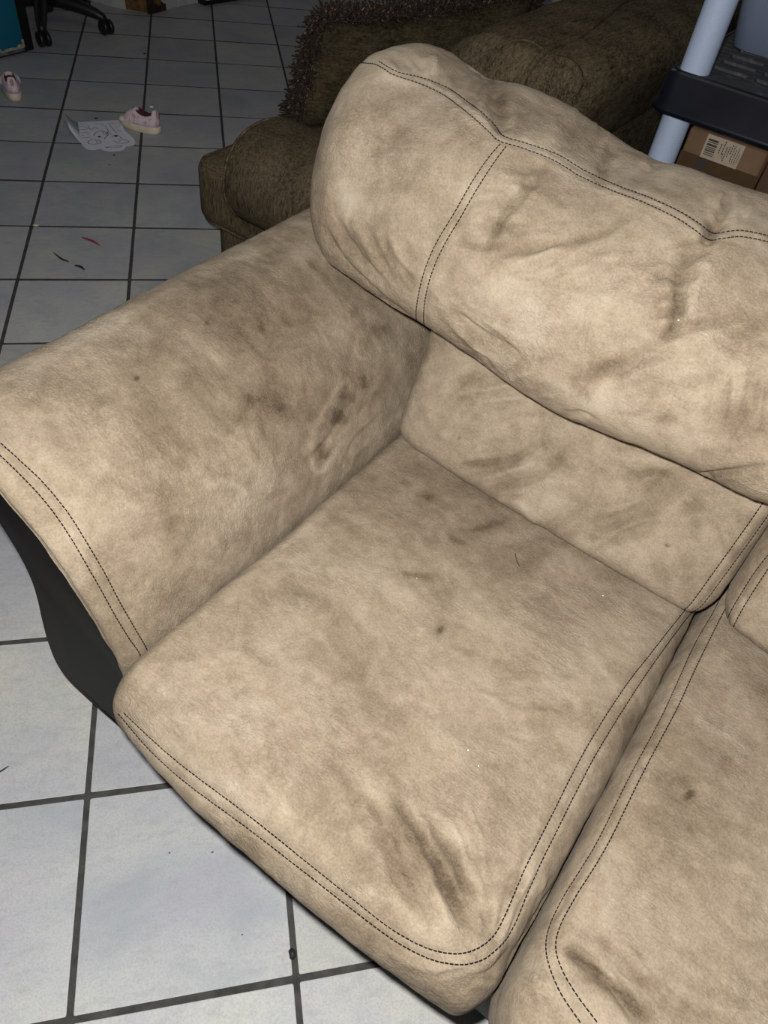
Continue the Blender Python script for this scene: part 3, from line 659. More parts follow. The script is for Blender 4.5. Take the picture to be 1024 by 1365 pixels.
def arm_fn(yc):
    # side outline: straight post with a roll on top, bulging to both sides
    pts = [(yc+.0,.08),(yc+.13,.08),(yc+.13,.37),(yc+.15,.42),(yc+.155,.47),(yc+.135,.54),(yc+.08,.585),(yc-.0,.60),(yc-.08,.588),(yc-.135,.545),(yc-.155,.485),(yc-.145,.43),(yc-.11,.385),(yc-.065,.37),(yc-.06,.32),(yc-.06,.08)]
    s = smooth_pts(pts+[pts[0]], 5)[:-1]
    return extrude(s, -.835, -.12, axes=(1,2,0), bev=.022), s
for yc in (.575, 2.20):
    (V, F), s = arm_fn(yc)
    V = np.array(V); a = mk('arm', V, F, OLIVE, OS)
    cc = np.array([yc, .4]); P = [(-.826, *(np.array(p)+(cc-p)/np.linalg.norm(cc-p)*.006)) for p in s if p[1] > .30]; Vw, Fw = tube(P, .0042, 6); mk('welt', Vw, Fw, OLIVE_X, a)
piece('back_frame', (-.42,.44,.06), (-.20,2.34,.66), (.04,.05,.05), .02, OLIVE_X)
def backfn(y0, y1):
    def fn(V):
        lo_, hi_ = (-.66,y0,.47), (-.19,y1,.86)
        V = crown(V, 0, .03, lo_, hi_); V = crown(V, 1, .03, lo_, hi_); V[:,0] += .30*(V[:,2]-.66)
        return V
    return fn
for (y0, y1) in ((.95,2.36),):
    c = piece('back_cushion', (-.60,y0,.50), (-.20,y1,.81), (.11,.07,.11), .012, OLIVE_X, backfn(y0, y1))
    Vc = np.array([v.co[:] for v in c.data.vertices]); bv = BVHTree.FromPolygons(Vc.tolist(), [list(p.vertices) for p in c.data.polygons])
    for curve, rad in (([(852,-12),(824,8),(795,32),(770,50),(745,60),(722,74),(703,98),(694,118)], .009), ([(741,80),(757,84),(770,97),(772,112),(766,124)], .011), ([(648,92),(662,66),(686,54),(708,56),(724,66)], .004)):
        P = []
        for q in smooth_pts(curve, 5):
            h = bv.ray_cast(Vector(CL), Vector(rayL(*q)).normalized())
            if h[0]: P.append(np.array(h[0]))
        if len(P) > 3: Vw, Fw = tube(P, rad, 6); mk('welt', Vw, Fw, OLIVE, c)
for (x, y) in ((-.95,.62),(-.30,.5),(-.95,2.15),(-.30,2.28)):
    V, F = box((x-.03,y-.03,0),(x+.03,y+.03,.09), .006); mk('foot', V, F, LEATHER, OS)

# fringed pillow
def pillow():
    TLc, TRc, BLc, BRc = [np.array(p) for p in ((-.925,.91,.735),(-.66,1.60,.785),(-.965,.845,.47),(-.69,1.52,.47))]
    nrm = np.cross(TRc-TLc, BLc-TLc); nrm /= np.linalg.norm(nrm)
    if nrm @ (CL-TLc) < 0: nrm = -nrm
    n = 60; V = []; F = []
    def pt(s, t, side):
        s2, t2 = 2*s-1, 2*t-1
        p = (1-t)*((1-s)*TLc+s*TRc)+t*((1-s)*BLc+s*BRc)
        cen = (TLc+TRc+BLc+BRc)/4; pin = 1-.05*(1-max(abs(s2), abs(t2))**2)*0
        sag = np.array([0,0,-.025])*(1-s2**2)*(1-t)
        th = .085*((1-s2**4)*(1-t2**4))**.55
        return p+sag+nrm*th*side
    for side in (1,-1):
        for i in range(n+1):
            for j in range(n+1): V.append(pt(i/n, j/n, side))
    m = (n+1)**2
    for i in range(n):
        for j in range(n):
            a = i*(n+1)+j; q = (a, a+1, a+n+2, a+n+1); F.append(q); F.append(tuple(k+m for k in q[::-1]))
    return np.array(V), F, pt, nrm
V, F, ppt, pn = pillow()
PT = thing('fringed_pillow', 'olive throw pillow with shaggy dark brown fringe on the olive sofa', 'pillow', O, TH)
n_test = np.cross(V[F[0][1]]-V[F[0][0]], V[F[0][2]]-V[F[0][0]])
if n_test @ pn < 0: F = [f[::-1] for f in F]
mk('pillow_body', V, F, OLIVE_P, PT)
def fringe_mat():
    t = NT('brown_fringe_yarn'); g = t.n('ShaderNodeTexCoord').outputs['Object']
    t.l(t.ramp(t.noise(g, 95, 2, .7), [(.42, (.009,.0055,.004)), (.59, (.036,.019,.012)), (.74, (.28,.165,.095))]), t.b.inputs['Base Color'])
    t.b.inputs['Roughness'].default_value = .8; return t.m
rr = random.Random(11); parts = []
edges = [((0,0),(1,0),2300),((0,0),(0,1),1300),((1,0),(1,1),900)]
for (a, b, cnt_) in edges:
    for _ in range(cnt_):
        q = rr.random(); s = a[0]+(b[0]-a[0])*q; t = a[1]+(b[1]-a[1])*q
        p0 = ppt(s, t, 0) + np.array([rr.gauss(0,.008), rr.gauss(0,.008), rr.gauss(0,.009)])
        cen = ppt(.5, .5, 0); out = p0-cen; 
        if b[0] != a[0]: out = np.array([(s-.5)*.3, 0, 1.])
        else: out = (ppt(0,.5,0)-ppt(1,.5,0))*(1 if s == 0 else -1); out /= np.linalg.norm(out); out = out+np.array([0,0,.15-.5*t])
        out /= np.linalg.norm(out)
        dr = out + np.array([rr.gauss(0,.55) for _ in range(3)]) + pn*rr.gauss(.15,.5); dr /= np.linalg.norm(dr)
        Ln = rr.uniform(.025,.050); rd = rr.uniform(.0018,.0032)
        bend = np.array([rr.gauss(0,.3), rr.gauss(0,.3), -abs(rr.gauss(0,.3))])
        pts = [p0, p0+dr*Ln*.5, p0+dr*Ln*.9+bend*Ln*.35]
        tg = dr; aa = np.cross(tg, [.3,.5,.8]); aa /= np.linalg.norm(aa); bb = np.cross(tg, aa); VV = []
        for k, p in enumerate(pts):
            r_ = rd*(1,1.15,.75)[k]
            for an in (0, 2.094, 4.189): VV.append(p+r_*(math.cos(an)*aa+math.sin(an)*bb))
        FF = [(i*3+j, i*3+(j+1)%3, i*3+3+(j+1)%3, i*3+3+j) for i in (0,1) for j in range(3)]+[(6,7,8)]
        parts.append((VV, FF))
V, F = join(parts); fr = mk('fringe', V, F, fringe_mat(), PT); fr['kind'] = 'stuff'

# ------------------------------------------------------------------ plastic shelf unit
BLACKP = plain('black_plastic', (.004,.005,.010), .38, spec=.25, noise_amt=.4, nscale=14)
def pipe_mat():
    t = NT('pale_blue_grey_plastic'); tc = t.n('ShaderNodeTexCoord').outputs['Object']
    n = t.noise(tc, 900, 2, .7)
    t.l(t.ramp(n, [(.35, (.31,.38,.53)), (.65, (.40,.47,.62))]), t.b.inputs['Base Color']); t.b.inputs['Roughness'].default_value = .6
    t.bump(n, .4, .0008); return t.m
PIPE = pipe_mat()
SH = thing('shelf_unit', 'black plastic shelf unit with pale blue-grey round posts behind the sofa', 'shelf', O, TH)
SX0, SX1, SY0, SY1 = .0, .90, .885, 1.62
def post(x, y):
    P = [(x, y, z) for z in (0,.3,.6,.9,1.2,1.5,1.75)]; V, F = tube(P, .031, 28); mk('post', V, F, PIPE, SH)
for x in (SX0+.049, SX1-.049):
    for y in (SY0+.045, SY1-.045): post(x, y)
def shelf(zt, name='shelf_board'):
    out = []
    def rr_(x0, y0, x1, y1, r, k=6):
        P = []
        for cx, cy, a0 in ((x1-r,y1-r,0),(x0+r,y1-r,90),(x0+r,y0+r,180),(x1-r,y0+r,270)):
            for a in range(k+1): an = math.radians(a0+90*a/k); P.append((cx+r*math.cos(an), cy+r*math.sin(an)))
        return P
    # skirt: section goes top -> outer face -> flared lip -> back inside
    sec = [(.012, zt),(0.,zt-.006),(-.004, zt-.064),(-.010,zt-.068),(-.011,zt-.078),(-.004,zt-.082),(.004,zt-.078),(.006,zt-.010)]
    rings = [[(p[0], p[1], z) for p in rr_(SX0-.0+s, SY0+s, SX1-s, SY1-s, max(.035-s, .008))] for s, z in sec]
    n = len(rings[0]); V = sum(rings, []); F = []
    for k in range(len(sec)-1):
        for i in range(n): j = (i+1) % n; F.append((k*n+i, k*n+j, k*n+n+j, k*n+n+i))
    V = np.array(V)
    N = sum(np.cross(V[f[1]]-V[f[0]], V[f[2]]-V[f[0]]) @ (V[list(f)].mean(0)-V.mean(0)) for f in F[:n*3])
    if N < 0: F = [f[::-1] for f in F]
    mk('shelf_rim', V, F, BLACKP, SH)
    # top deck with real slots: strips between slot rows
    D = []
    xs = [SX0+.01]; x = SX0+.075
    ys = []; y = SY0+.11
    rows = []
    y = SY0+.095
    while y < SY1-.12: rows.append((y, y+.028)); y += .062
    colsx = []
    x = SX0+.068
    while x < SX1-.10: colsx.append((x, x+.072)); x += .092
    zt0, zt1 = zt-.0095, zt-.002
    yprev = SY0+.01
    for (a, b) in rows:
        D.append(box((SX0+.01,yprev,zt0),(SX1-.01,a,zt1), .0015)); xp = SX0+.01
        for (c, d) in colsx: D.append(box((xp,a,zt0),(c,b,zt1), .0015)); xp = d
        D.append(box((xp,a,zt0),(SX1-.01,b,zt1), .0015)); yprev = b
    D.append(box((SX0+.01,yprev,zt0),(SX1-.01,SY1-.01,zt1), .0015))
    V, F = join(D); mk(name, V, F, DUSTY, SH, smooth=False)
    V, F = box((SX0+.006,SY0+.006,zt-.05),(SX1-.006,SY1-.006,zt-.04), .002); mk('slot_shade_board', V, F, BLACKP, SH)  # dark board added below the deck so the slots look shaded
def dusty():
    t = NT('dusty_black_plastic'); tc = t.n('ShaderNodeTexCoord').outputs['Object']
    s = t.math('ADD', t.math('MULTIPLY', t.noise(tc, 120, 3, .8), .6), t.math('MULTIPLY', t.noise(tc, 22, 3, .6), .4))
    t.l(t.ramp(s, [(.45, (.026,.028,.032)), (.6, (.05,.053,.058)), (.70, (.22,.22,.22))]), t.b.inputs['Base Color']); t.b.inputs['Roughness'].default_value = .7; return t.m
DUSTY = dusty()
shelf(.882); shelf(.44); shelf(1.32)
# cardboard box on the lower shelf
CARD = plain('brown_cardboard', (.125,.072,.038), .8, noise_amt=.15, nscale=18)
CARD_D = plain('glossy_packing_tape', (.062,.038,.02), .22, spec=.6, noise_amt=.1)
LABEL = plain('aged_label_paper', (.30,.245,.185), .6, noise_amt=.08, nscale=60); INK = plain('label_ink', (.02,.016,.014), .7)
BX = thing('cardboard_box', 'brown cardboard box with barcode shipping label under the black shelf', 'box', W((.083,.94,.44)), TH, 'cardboard boxes on the lower shelf')
V, F = box((0,0,0),(.173,.32,.337), .004); mk('box_body', V, F, CARD, BX)
V, F = box((-.001,-.0016,.0),(.174,.0,.288), .0003); mk('packing_tape', V, F, CARD_D, BX, smooth=False)
V, F = box((.042,-.0034,.288),(.125,-.0016,.3365), .0003); mk('shipping_label', V, F, LABEL, BX, smooth=False)
bars = []; z = .2955; r = random.Random(4)
while z < .327:
    h = r.choice((.0016,.0026,.004)); bars.append(box((.047,-.0040,z),(.069,-.0033,z+h), .0001)); z += h+r.choice((.0016,.0024))
V, F = join(bars); mk('barcode', V, F, INK, BX, smooth=False)
txt = []
for xc, z0, ln, wd in ((.077,.307,.016,.0022),(.084,.306,.024,.0022),(.087,.300,.010,.0016),(.091,.294,.028,.002),(.096,.305,.02,.0018),(.101,.312,.018,.0018),(.106,.298,.034,.0016),(.111,.295,.03,.0014),(.116,.295,.034,.0014),(.120,.300,.02,.0012)):
    z = z0
    while z < z0+ln:
        h = r.uniform(.002,.0042); txt.append(box((xc-wd/2,-.0040,z),(xc+wd/2,-.0033,z+h), .0001)); z += h+.0014
V, F = join(txt); mk('label_print', V, F, INK, BX, smooth=False)
txt = [box((.040,-.0022,.262),(.062,-.0014,.284), .0002)]
for k in range(7): txt.append(box((.068+k*.005,-.0022,.256),(.071+k*.005,-.0014,.256+r.uniform(.006,.014)), .0002))
V, F = join(txt); mk('box_print', V, F, INK, BX, smooth=False)
B2 = thing('cardboard_box', 'dark brown cardboard box right of the labelled one under the black shelf', 'box', W((.262,.945,.44)), TH, 'cardboard boxes on the lower shelf')
V, F = box((0,0,0),(.33,.3,.34), .004); mk('box_body', V, F, plain('dark_cardboard', (.06,.03,.016), .7), B2)
V, F = box((-.001,-.0016,.15),(.331,.0,.20), .0003); mk('packing_tape', V, F, CARD_D, B2, smooth=False)
# translucent bin on the shelf
def bin_mat():
    t = NT('frosted_clear_plastic'); tc = t.n('ShaderNodeTexCoord').outputs['Object']
    t.b.inputs['Base Color'].default_value = (.22,.27,.38,1); t.b.inputs['Roughness'].default_value = .35
    t.b.inputs['Transmission Weight'].default_value = .35; t.b.inputs['IOR'].default_value = 1.2; return t.m
BN = thing('storage_bin', 'frosted clear plastic storage bin on top of the black shelf', 'bin', W((.035,1.165,.880)), TH)
def bin_shell():
    secs = [(.012,.0,.05),(0.004,.004,.05),(-.012,.10,.05),(-.026,.22,.05),(-.040,.225,.055),(-.040,.235,.055),(-.026,.235,.05),(-.022,.22,.05),(-.008,.10,.05),(.010,.008,.048),(.02,.006,.045)]
    V = []; k = 8; lx, ly = .46, .33
    for s, z, r in secs:
        for cx, cy, a0 in ((lx-r,ly-r,0),(r,ly-r,90),(r,r,180),(lx-r,r,270)):
            for a in range(k+1):
                an = math.radians(a0+90*a/k); x = cx+r*math.cos(an); y = cy+r*math.sin(an)
                dx = (x-lx/2)/(lx/2); dy = (y-ly/2)/(ly/2); V.append((x-s*dx, y-s*dy, z))
    n = 4*(k+1); F = [(i*n+j, i*n+(j+1)%n, i*n+n+(j+1)%n, i*n+n+j) for i in range(len(secs)-1) for j in range(n)]
    F += [tuple(range(n))[::-1], tuple(range((len(secs)-1)*n, len(secs)*n))]
    return V, F
V, F = bin_shell(); mk('bin_body', V, F, bin_mat(), BN)
V, Q = rgrid((-.045,-.045,.232),(.505,.375,.252), (.03,.03,.008), .02); mk('lid', V, Q, plain('bin_lid_plastic', (.5,.56,.66), .4), BN)
CL_ = thing('folded_cloth', 'pale folded cloth inside the frosted storage bin', 'cloth', W((.035,1.165,.880)), TH)
V, Q = rgrid((.10,.03,.012),(.44,.30,.17), (.05,.04,.03), .012); V = V+fbm(V, 20, 3)[:,None]*.012; mk('cloth_fold', V, Q, plain('pale_cloth', (.62,.6,.62), .9), CL_)

# ------------------------------------------------------------------ teal panel cabinet at the upper left
TEAL = plain('teal_paint', (.005,.20,.33), .45, noise_amt=.04, nscale=5)
BLACK = plain('matt_black', (.006,.006,.007), .6); CHIP = plain('chipped_chipboard', (.38,.33,.24), .9, noise_amt=.5, nscale=60)
pc = at(33, 71, 0); TC = thing('teal_cabinet', 'teal cabinet panel with chipped bottom edge beside the office chair', 'cabinet', (pc[0], pc[1], 0), math.radians(46))
V, F = box((-.62,-.012,.028),(0,.006,1.05), .003); mk('front_panel', V, F, TEAL, TC)
V, F = box((-.62,.008,.0),(.065,.09,1.04), .006); mk('body', V, F, BLACK, TC)
r = random.Random(8); ch = []
x = -.60
while x < -.002:
    wd = r.uniform(.008,.022); h = r.uniform(.006,.02); ch.append(box((x,-.0135,.027),(min(x+wd, 0),-.0118,.027+h), .0008)); x += wd*.9
ch.append(box((-.012,-.0135,.03),(.001,-.0118,.062), .001))
V, F = join(ch); mk('chipped_edge', V, F, CHIP, TC, smooth=False)
V, F = box((-.62,-.010,.012),(0.,.004,.027), .002); mk('bottom_edge', V, F, plain('grey_blue_edge', (.13,.16,.20), .6, noise_amt=.5, nscale=50), TC)

# ------------------------------------------------------------------ office chair base
BLK = plain('chair_black_nylon', (.012,.012,.014), .4)
cas = [at(60, 62, 0), at(143, 46, 0)]
m = (cas[0]+cas[1])/2; d = cas[1]-cas[0]; L_ = np.linalg.norm(d); R_ = L_/2/math.sin(math.radians(36)); nrm = np.array([-d[1], d[0], 0])/L_
if nrm[1] < 0: nrm = -nrm
cen = m+nrm*R_*math.cos(math.radians(36)); OC = thing('office_chair', 'black five-star office chair base with casters beside the teal cabinet', 'chair', (cen[0], cen[1], 0), 0)
a0 = math.atan2(*(cas[0]-cen)[1::-1])
for k in range(5):
    an = a0+math.radians(72*k); dx, dy = math.cos(an), math.sin(an)
    P = [(dx*q*R_, dy*q*R_, z) for q, z in ((.05,.125),(.3,.122),(.6,.108),(.85,.088),(.97,.072),(1.0,.060))]
    V, F = tube(P, [.036,.034,.030,.025,.021,.015], 10); lg = mk('leg', V, F, BLK, OC)
    a2 = an+[.5,-.6,1.2,.2,2.][k]; wx, wy = -math.sin(a2), math.cos(a2); cs = []
    for s in (-1,1):
        c0 = np.array([dx*R_, dy*R_, .033])+s*np.array([wx,wy,0])*.017
        rings = [(-.011,.022),(-.010,.032),(.008,.033),(.011,.025)]; V = []
        for o_, rad in rings:
            for j in range(20):
                b = 2*math.pi*j/20; V.append(c0+np.array([wx,wy,0])*o_*s+rad*(math.cos(b)*np.array([math.cos(a2), math.sin(a2), 0])+math.sin(b)*np.array([0,0,1])))
        F = [(i*20+j, i*20+(j+1)%20, i*20+20+(j+1)%20, i*20+20+j) for i in range(3) for j in range(20)]+[tuple(range(20))[::-1], tuple(range(60,80))]
        cs.append((V, F))
    V, F = join(cs); mk('caster', V, F, BLK, OC)
V, F = tube([(0,0,z) for z in (.07,.10,.14,.16,.161,.30,.301,.44)], [.045,.05,.045,.035,.026,.026,.016,.016], 20); mk('gas_column', V, F, BLK, OC)
V, Q = rgrid((-.24,-.24,.43),(.24,.24,.52), (.09,.09,.04), .03); mk('seat', V, Q, BLK, OC)
V, Q = rgrid((-.22,.20,.60),(.22,.27,1.10), (.09,.03,.09), .03); mk('backrest', V, Q, BLK, OC)
V, F = tube([(0,.1,.45),(0,.22,.47),(0,.28,.60),(0,.27,.75)], .016, 8); mk('back_bracket', V, F, BLK, OC)

# ------------------------------------------------------------------ colouring sheet and child's shoes
PAPER = plain('white_paper', (.86,.88,.97), .8, noise_amt=.03)
out_px = [(104,163),(125,162),(158,160),(163,165),(166,174),(178,184),(181,190),(178,194),(168,195),(166,199),(160,201),(146,202),(137,200),(134,198),(126,200),(116,199),(110,194),(108,190),(103,180)]
PC = at(140, 182, 0)
PS = thing('drawing_sheet', 'white sheet with a black outline drawing lying on the tiles between the shoes', 'paper', (PC[0], PC[1], 0), 0)
def pz(p): return p[:2]-PC[:2]
top = [pz(at(u, v, .002)) for u, v in out_px]
poly = [(p[0], p[1], .0022) for p in top]; n = len(poly)
V = poly+[(p[0], p[1], .0016) for p in poly]; F = [tuple(range(n)), tuple(range(n, 2*n))[::-1]]+[(i, n+i, n+(i+1)%n, (i+1)%n) for i in range(n)]
# curled left edge rising from the fold
def fixup(V, F):
    V = np.array(V); q = V[list(F[0])]; nz = sum(q[i][0]*q[(i+1)%len(q)][1]-q[(i+1)%len(q)][0]*q[i][1] for i in range(len(q)))
    return (V, F) if nz > 0 else (V, [f[::-1] for f in F])
V, F = fixup(V, F); mk('sheet', V, F, PAPER, PS, smooth=False)
a, b = pz(at(104,163,.002)), pz(at(109,192,.002)); V = []; F = []; K = 7
ta, tb = at(85,149,.045)[:2]-PC[:2], at(92,170,.028)[:2]-PC[:2]
for i in range(K+1):
    t = i/K; h = .002+.043*t**1.6; h2 = .002+.024*t**1.6
    pa = a*(1-t)+ta*t; pb = b*(1-t)+tb*t
    for o_ in (0,-.0006): V += [(pa[0], pa[1], h+o_), (pb[0], pb[1], h2+o_)]
for i in range(K):
    c = i*4; F += [(c, c+1, c+5, c+4), (c+2, c+6, c+7, c+3), (c, c+4, c+6, c+2), (c+1, c+3, c+7, c+5)]
mk('curled_edge', V, F, PAPER, PS)
LN = plain('drawing_ink', (.03,.03,.04), .8)
def ribbon(pts, w=.0011, z=.0025):
    P = np.array([pz(at(u, v, .002)) for u, v in smooth_pts(pts, 3)]); V = []
    for i in range(len(P)):
        t = P[min(i+1, len(P)-1)]-P[max(i-1, 0)]; t /= max(np.linalg.norm(t), 1e-9); nn = np.array([-t[1], t[0]])
        V += [(*(P[i]+nn*w), z), (*(P[i]-nn*w), z)]
    return V, [(2*i+1, 2*i+3, 2*i+2, 2*i) for i in range(len(P)-1)]
def px3(x, y): return 80+x/7.314, 140+y/7.314
rib = []
for c in ([(270,365),(290,345),(340,335),(390,350),(400,370),(350,382),(290,380),(270,365)],[(330,300),(350,270),(400,250),(440,265),(470,290),(450,310),(430,335)],[(345,345),(365,360),(350,375)],[(500,310),(540,295),(580,305),(610,335),(660,350),(670,362),(620,375),(560,370),(530,350)],
          [(440,415),(520,402),(600,400),(590,408),(520,418),(440,415)],[(440,200),(470,260),(450,300)],[(480,190),(520,240),(560,280)],[(300,310),(250,320),(200,310)],[(410,260),(440,290),(470,260),(500,290)],[(170,215),(230,210),(260,225)],[(180,240),(240,238),(290,230)],[(270,200),(300,240),(340,215),(370,235)],
          [(330,190),(400,185),(430,200)],[(460,180),(530,178)],[(200,275),(250,268),(290,285)],[(160,190),(260,185)],[(540,215),(590,210)],[(210,300),(230,290)],[(560,240),(600,260)],[(560,330),(590,345),(570,360)]):
    rib.append(ribbon([px3(*q) for q in c], .0013 if len(c) > 4 else .001))
V, F = join(rib); mk('drawing_lines', V, F, LN, PS, smooth=False)
for c in ((385,310),(545,303)):
    q = pz(at(*px3(*c), .002)); V = [(q[0]+.0075*math.cos(a_), q[1]+.0075*math.sin(a_), .0027) for a_ in np.linspace(0, 2*math.pi, 14)[:-1]]; mk('inked_eye', V, [tuple(range(13))], LN, PS, smooth=False)

SOLE = plain('cream_rubber', (.80,.71,.55), .6, noise_amt=.1, nscale=40)
def shoe_cloth():
    t = NT('pink_floral_cloth'); tc = t.n('ShaderNodeTexCoord').outputs['Object']
    c = t.ramp(t.noise(tc, 55, 3, .6), [(.35, (.60,.36,.48)), (.5, (.82,.72,.74)), (.66, (.75,.48,.56))]); t.l(c, t.b.inputs['Base Color']); t.b.inputs['Roughness'].default_value = .85; return t.m
PINK = shoe_cloth(); INNER = plain('plum_lining', (.09,.02,.035), .9); PTAB = plain('pink_webbing', (.55,.30,.36), .8)
def outline(L=.155, Wd=.062, n=40):                                 # heel at x=0, toe at x=L
    P = []
    for i in range(n):
        a = 2*math.pi*i/n; c, s = math.cos(a), math.sin(a); x = L/2-L/2*c if False else L/2+L/2*c
        u = x/L; wv = Wd/2*(.80+.24*u)*(1-.06*math.sin(math.pi*u)); y = wv*np.sign(s)*abs(s)**.72
        P.append((x, y))
    return np.array(P)
def make_shoe(label, heel, toe, group=None):
    ang = math.atan2(toe[1]-heel[1], toe[0]-heel[0])
    S = thing('child_shoe', label, 'shoe', (heel[0], heel[1], 0), ang, group); P = outline(); n = len(P); c = np.array([.0775, 0])
    def lo(rows, name, mat, parent=S, close_top=True, close_bottom=True):
        V = []; F = []
        for (fn) in rows: V += fn
        for i in range(len(rows)-1):
            for j in range(n): F.append((i*n+j, i*n+(j+1)%n, i*n+n+(j+1)%n, i*n+n+j))
        if close_bottom: F.append(tuple(range(n))[::-1])
        if close_top: F.append(tuple(range((len(rows)-1)*n, len(rows)*n)))
        return mk(name, V, F, mat, parent)
    def ring(scale, zf, xs=0): return [((p[0]-c[0])*scale+c[0]+xs, p[1]*scale, zf(p[0]/.155)) for p in P]
    lo([ring(.93, lambda u: .0), ring(.99, lambda u: .003+.004*max(0, u-.8)*5), ring(1.03, lambda u: .010), ring(1.02, lambda u: .020+.004*(u-.5)**2), ring(.97, lambda u: .024+.012*max(0, u-.82)*5)], 'sole', SOLE)
    # upper: rings narrow towards the foot opening which sits over the rear half
    def up(t):
        out = []
        for p in P:
            u = p[0]/.155; ox = .012+u*.082; oy = p[1]*.62                                # opening rim
            tt = t; x = p[0]*(1-tt)+ox*tt; y = p[1]*(1-tt*tt)+oy*tt*tt
            hz = .052 if u < .5 else .052+.004*(u-.5)
            hz = .058-.010*math.sin(math.pi*min(1, u*1.1))+(.010 if u < .08 else 0)
            z = .020+(hz-.020)*math.sin(tt*math.pi/2)**(.8 if u < .55 else .9); out.append((x, y, z))
        return out
    upper = lo([up(t) for t in (0,.15,.3,.45,.6,.75,.9,1.)], 'upper', PINK, close_top=False)
    def inner(t):
        return [(q[0]*(1-.06*t)+.004*t, q[1]*(1-.12*t), q[2]-.028*t-.0005) for q in up(1.)]
    lo([inner(t) for t in (.0,.3,.7,1.)], 'lining', INNER, close_bottom=False)
    # strap across the instep and heel tab
    V, F = tube([(.098,-.030,.026),(.096,-.024,.042),(.094,-.012,.053),(.094,0,.056),(.094,.012,.053),(.096,.024,.042),(.098,.030,.026)], .0055, 8)
    V[:,2] *= 1.0; mk('strap', V, F, PINK, S)
    V, Q = rgrid((-.003,-.005,.046),(.004,.005,.066), (.003,.003,.003), .004); mk('heel_tab', V, Q, PTAB, S)
    Vt, Qt = rgrid((.128,-.026,.012),(.160,.026,.032), (.014,.022,.010), .004); mk('toe_cap', Vt, Qt, SOLE, S)
    for s in (-1,1):
        Vh, Qh = rgrid((.100,s*.016-.006,.0375),(.118,s*.016+.006,.0445), (.006,.004,.003), .003); mk('cutout', Vh, Qh, INNER, S)
    S.scale = (1.12, 1.3, 1.35)
    return S
SHG = "child's pink shoes left on the floor"
make_shoe("child's pink and cream shoe lying right of the drawing sheet", at(213,176,.01), at(169,163,.01), SHG)
make_shoe("child's pink and cream shoe near the teal cabinet, at the left edge", at(22,136,.0), at(7,96,.0), SHG)

# ------------------------------------------------------------------ far walls
def wallmat():
    t = NT('old_white_plaster'); g = t.n('ShaderNodeNewGeometry').outputs['Position']
    n = t.noise(g, 9, 5, .65); c = t.ramp(n, [(.35, (.42,.43,.44)), (.7, (.55,.55,.56))])
    t.l(c, t.b.inputs['Base Color']); t.b.inputs['Roughness'].default_value = .9; t.bump(t.noise(g, 30, 4), .4, .004); return t.m
WALL = wallmat()
RUST = plain('rusty_water_stain', (.16,.085,.03), .9, noise_amt=.6, nscale=30); RUSTD = plain('dark_rotten_wood', (.03,.012,.008), .9, noise_amt=.5)
def prism(name, pts, z0, z1, mat, parent=None, kind=None):
    n = len(pts); V = [(p[0], p[1], z0) for p in pts]+[(p[0], p[1], z1) for p in pts]
    F = [tuple(range(n))[::-1], tuple(range(n, 2*n))]+[(i, (i+1)%n, n+(i+1)%n, n+i) for i in range(n)]
    a = sum(pts[i][0]*pts[(i+1)%n][1]-pts[(i+1)%n][0]*pts[i][1] for i in range(n))
    if a < 0: F = [f[::-1] for f in F]
    o = mk(name, V, F, mat, parent, smooth=False)
    if kind: o['kind'] = kind
    return o
def g(u, v): p = at(u, v, 0); return (p[0], p[1])
A0, A1, A2, A3, A4 = g(112,-2), g(150,9), g(200,19), g(236,9), g(268,3)
dlt = np.array([.2,.55])
wl = prism('wall_back', [A0, A1, A2, A3, A4, (A4[0]-.50, A4[1]+.62), (A0[0]-.6, A0[1]+.7)], 0, 2.6, WALL, None, 'structure')
def patch(name, p, q, x0, x1, z0, z1, mat, th, seed):
    """ragged flake standing proud of the wall between floor points p and q"""
    p, q = np.array(p), np.array(q); d = (q-p)/np.linalg.norm(q-p); L = np.linalg.norm(q-p); nn = np.array([d[1], -d[0]]); r = random.Random(seed)
    k = 9; top_ = [(x0+(x1-x0)*i/k, z1*(.6+.5*r.random())) for i in range(k+1)]; V = []; F = []
    for off in (th, 0):
        for x, z in top_:
            w2 = p+d*x*L+nn*off; V += [(w2[0], w2[1], z0), (w2[0], w2[1], z)]
    m2 = 2*(k+1)
    for i in range(k): a = 2*i; F += [(a, a+2, a+3, a+1), (a+1, a+3, m2+a+3, m2+a+1)]
    F += [(0,1,m2+1,m2), (m2-2, 2*m2-2, 2*m2-1, m2-1)]
    mk(name, V, F, mat, wl, smooth=False)
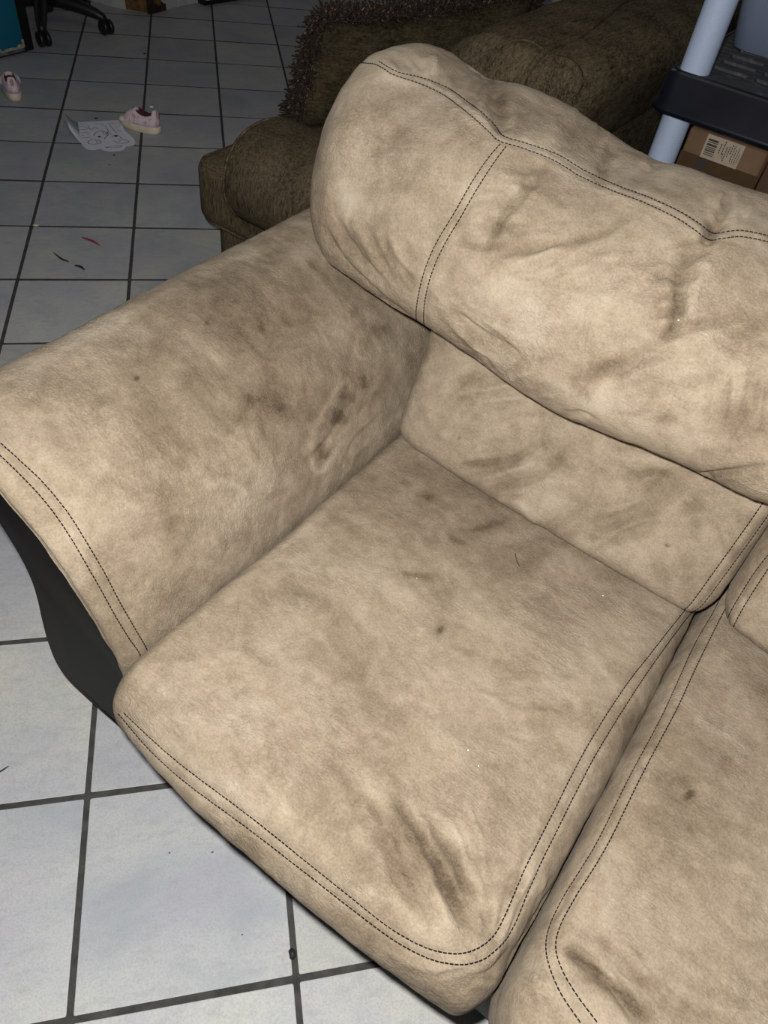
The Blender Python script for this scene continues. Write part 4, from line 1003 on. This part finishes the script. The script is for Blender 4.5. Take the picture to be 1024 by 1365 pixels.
patch('rust_stain', A1, A2, .38, 1., 0.004, .20, RUST, .006, 1); patch('rust_stain', A0, A2, .1, .6, .002, .018, RUST, .005, 2)
patch('rotten_edge', A2, A3, .0, .55, .002, .045, RUSTD, .010, 3); patch('rust_stain', A2, A3, .12, .42, .03, .14, RUST, .006, 5); patch('rotten_edge', A2, A3, -.08, .16, .004, .12, RUSTD, .007, 6)
E1, E2 = g(276,9), g(342,-2)
dE = np.array(E2)-np.array(E1); nE = np.array([-dE[1], dE[0]])/np.linalg.norm(dE)
AP = prism('white_appliance', [E1, (E1[0]+dE[0]*2.1, E1[1]+dE[1]*2.1), (E1[0]+dE[0]*2.1+nE[0]*.5, E1[1]+dE[1]*2.1+nE[1]*.5), (E1[0]+nE[0]*.5, E1[1]+nE[1]*.5)], .03, .9, plain('white_enamel', (.62,.63,.66), .4))
tag(AP, 'white appliance with dark bottom gap at the far wall behind the tiles', 'appliance')
E3 = (E1[0]+nE[0]*.02, E1[1]+nE[1]*.02)
prism('plinth', [E3, (E3[0]+dE[0]*2, E3[1]+dE[1]*2), (E3[0]+dE[0]*2+nE[0]*.45, E3[1]+dE[1]*2+nE[1]*.45), (E3[0]+nE[0]*.45, E3[1]+nE[1]*.45)], 0, .03, BLACK, AP)
# right-hand far wall: pale baseboard and wall along the sofa direction
q0 = np.array(g(548,-4)); q1 = np.array(g(604,13)); dq = (q1-q0)/np.linalg.norm(q1-q0); nq = np.array([-dq[1], dq[0]])
if nq[1] < 0: nq = -nq
s0, s1 = q0-dq*.0, q0+dq*3.2
PWHITE = plain('pale_painted_wood', (.55,.60,.70), .5)
bw = prism('wall_right', [tuple(s0+nq*.02), tuple(s1+nq*.02), tuple(s1+nq*.22), tuple(s0+nq*.22)], 0, 2.6, WALL, None, 'structure')
prism('baseboard_right', [tuple(s0), tuple(s1), tuple(s1+nq*.02), tuple(s0+nq*.02)], 0, .11, PWHITE, None, 'structure')
prism('trim_1', [tuple(s0-nq*.006), tuple(s1-nq*.006), tuple(s1), tuple(s0)], .045, .055, PWHITE, None, 'structure')
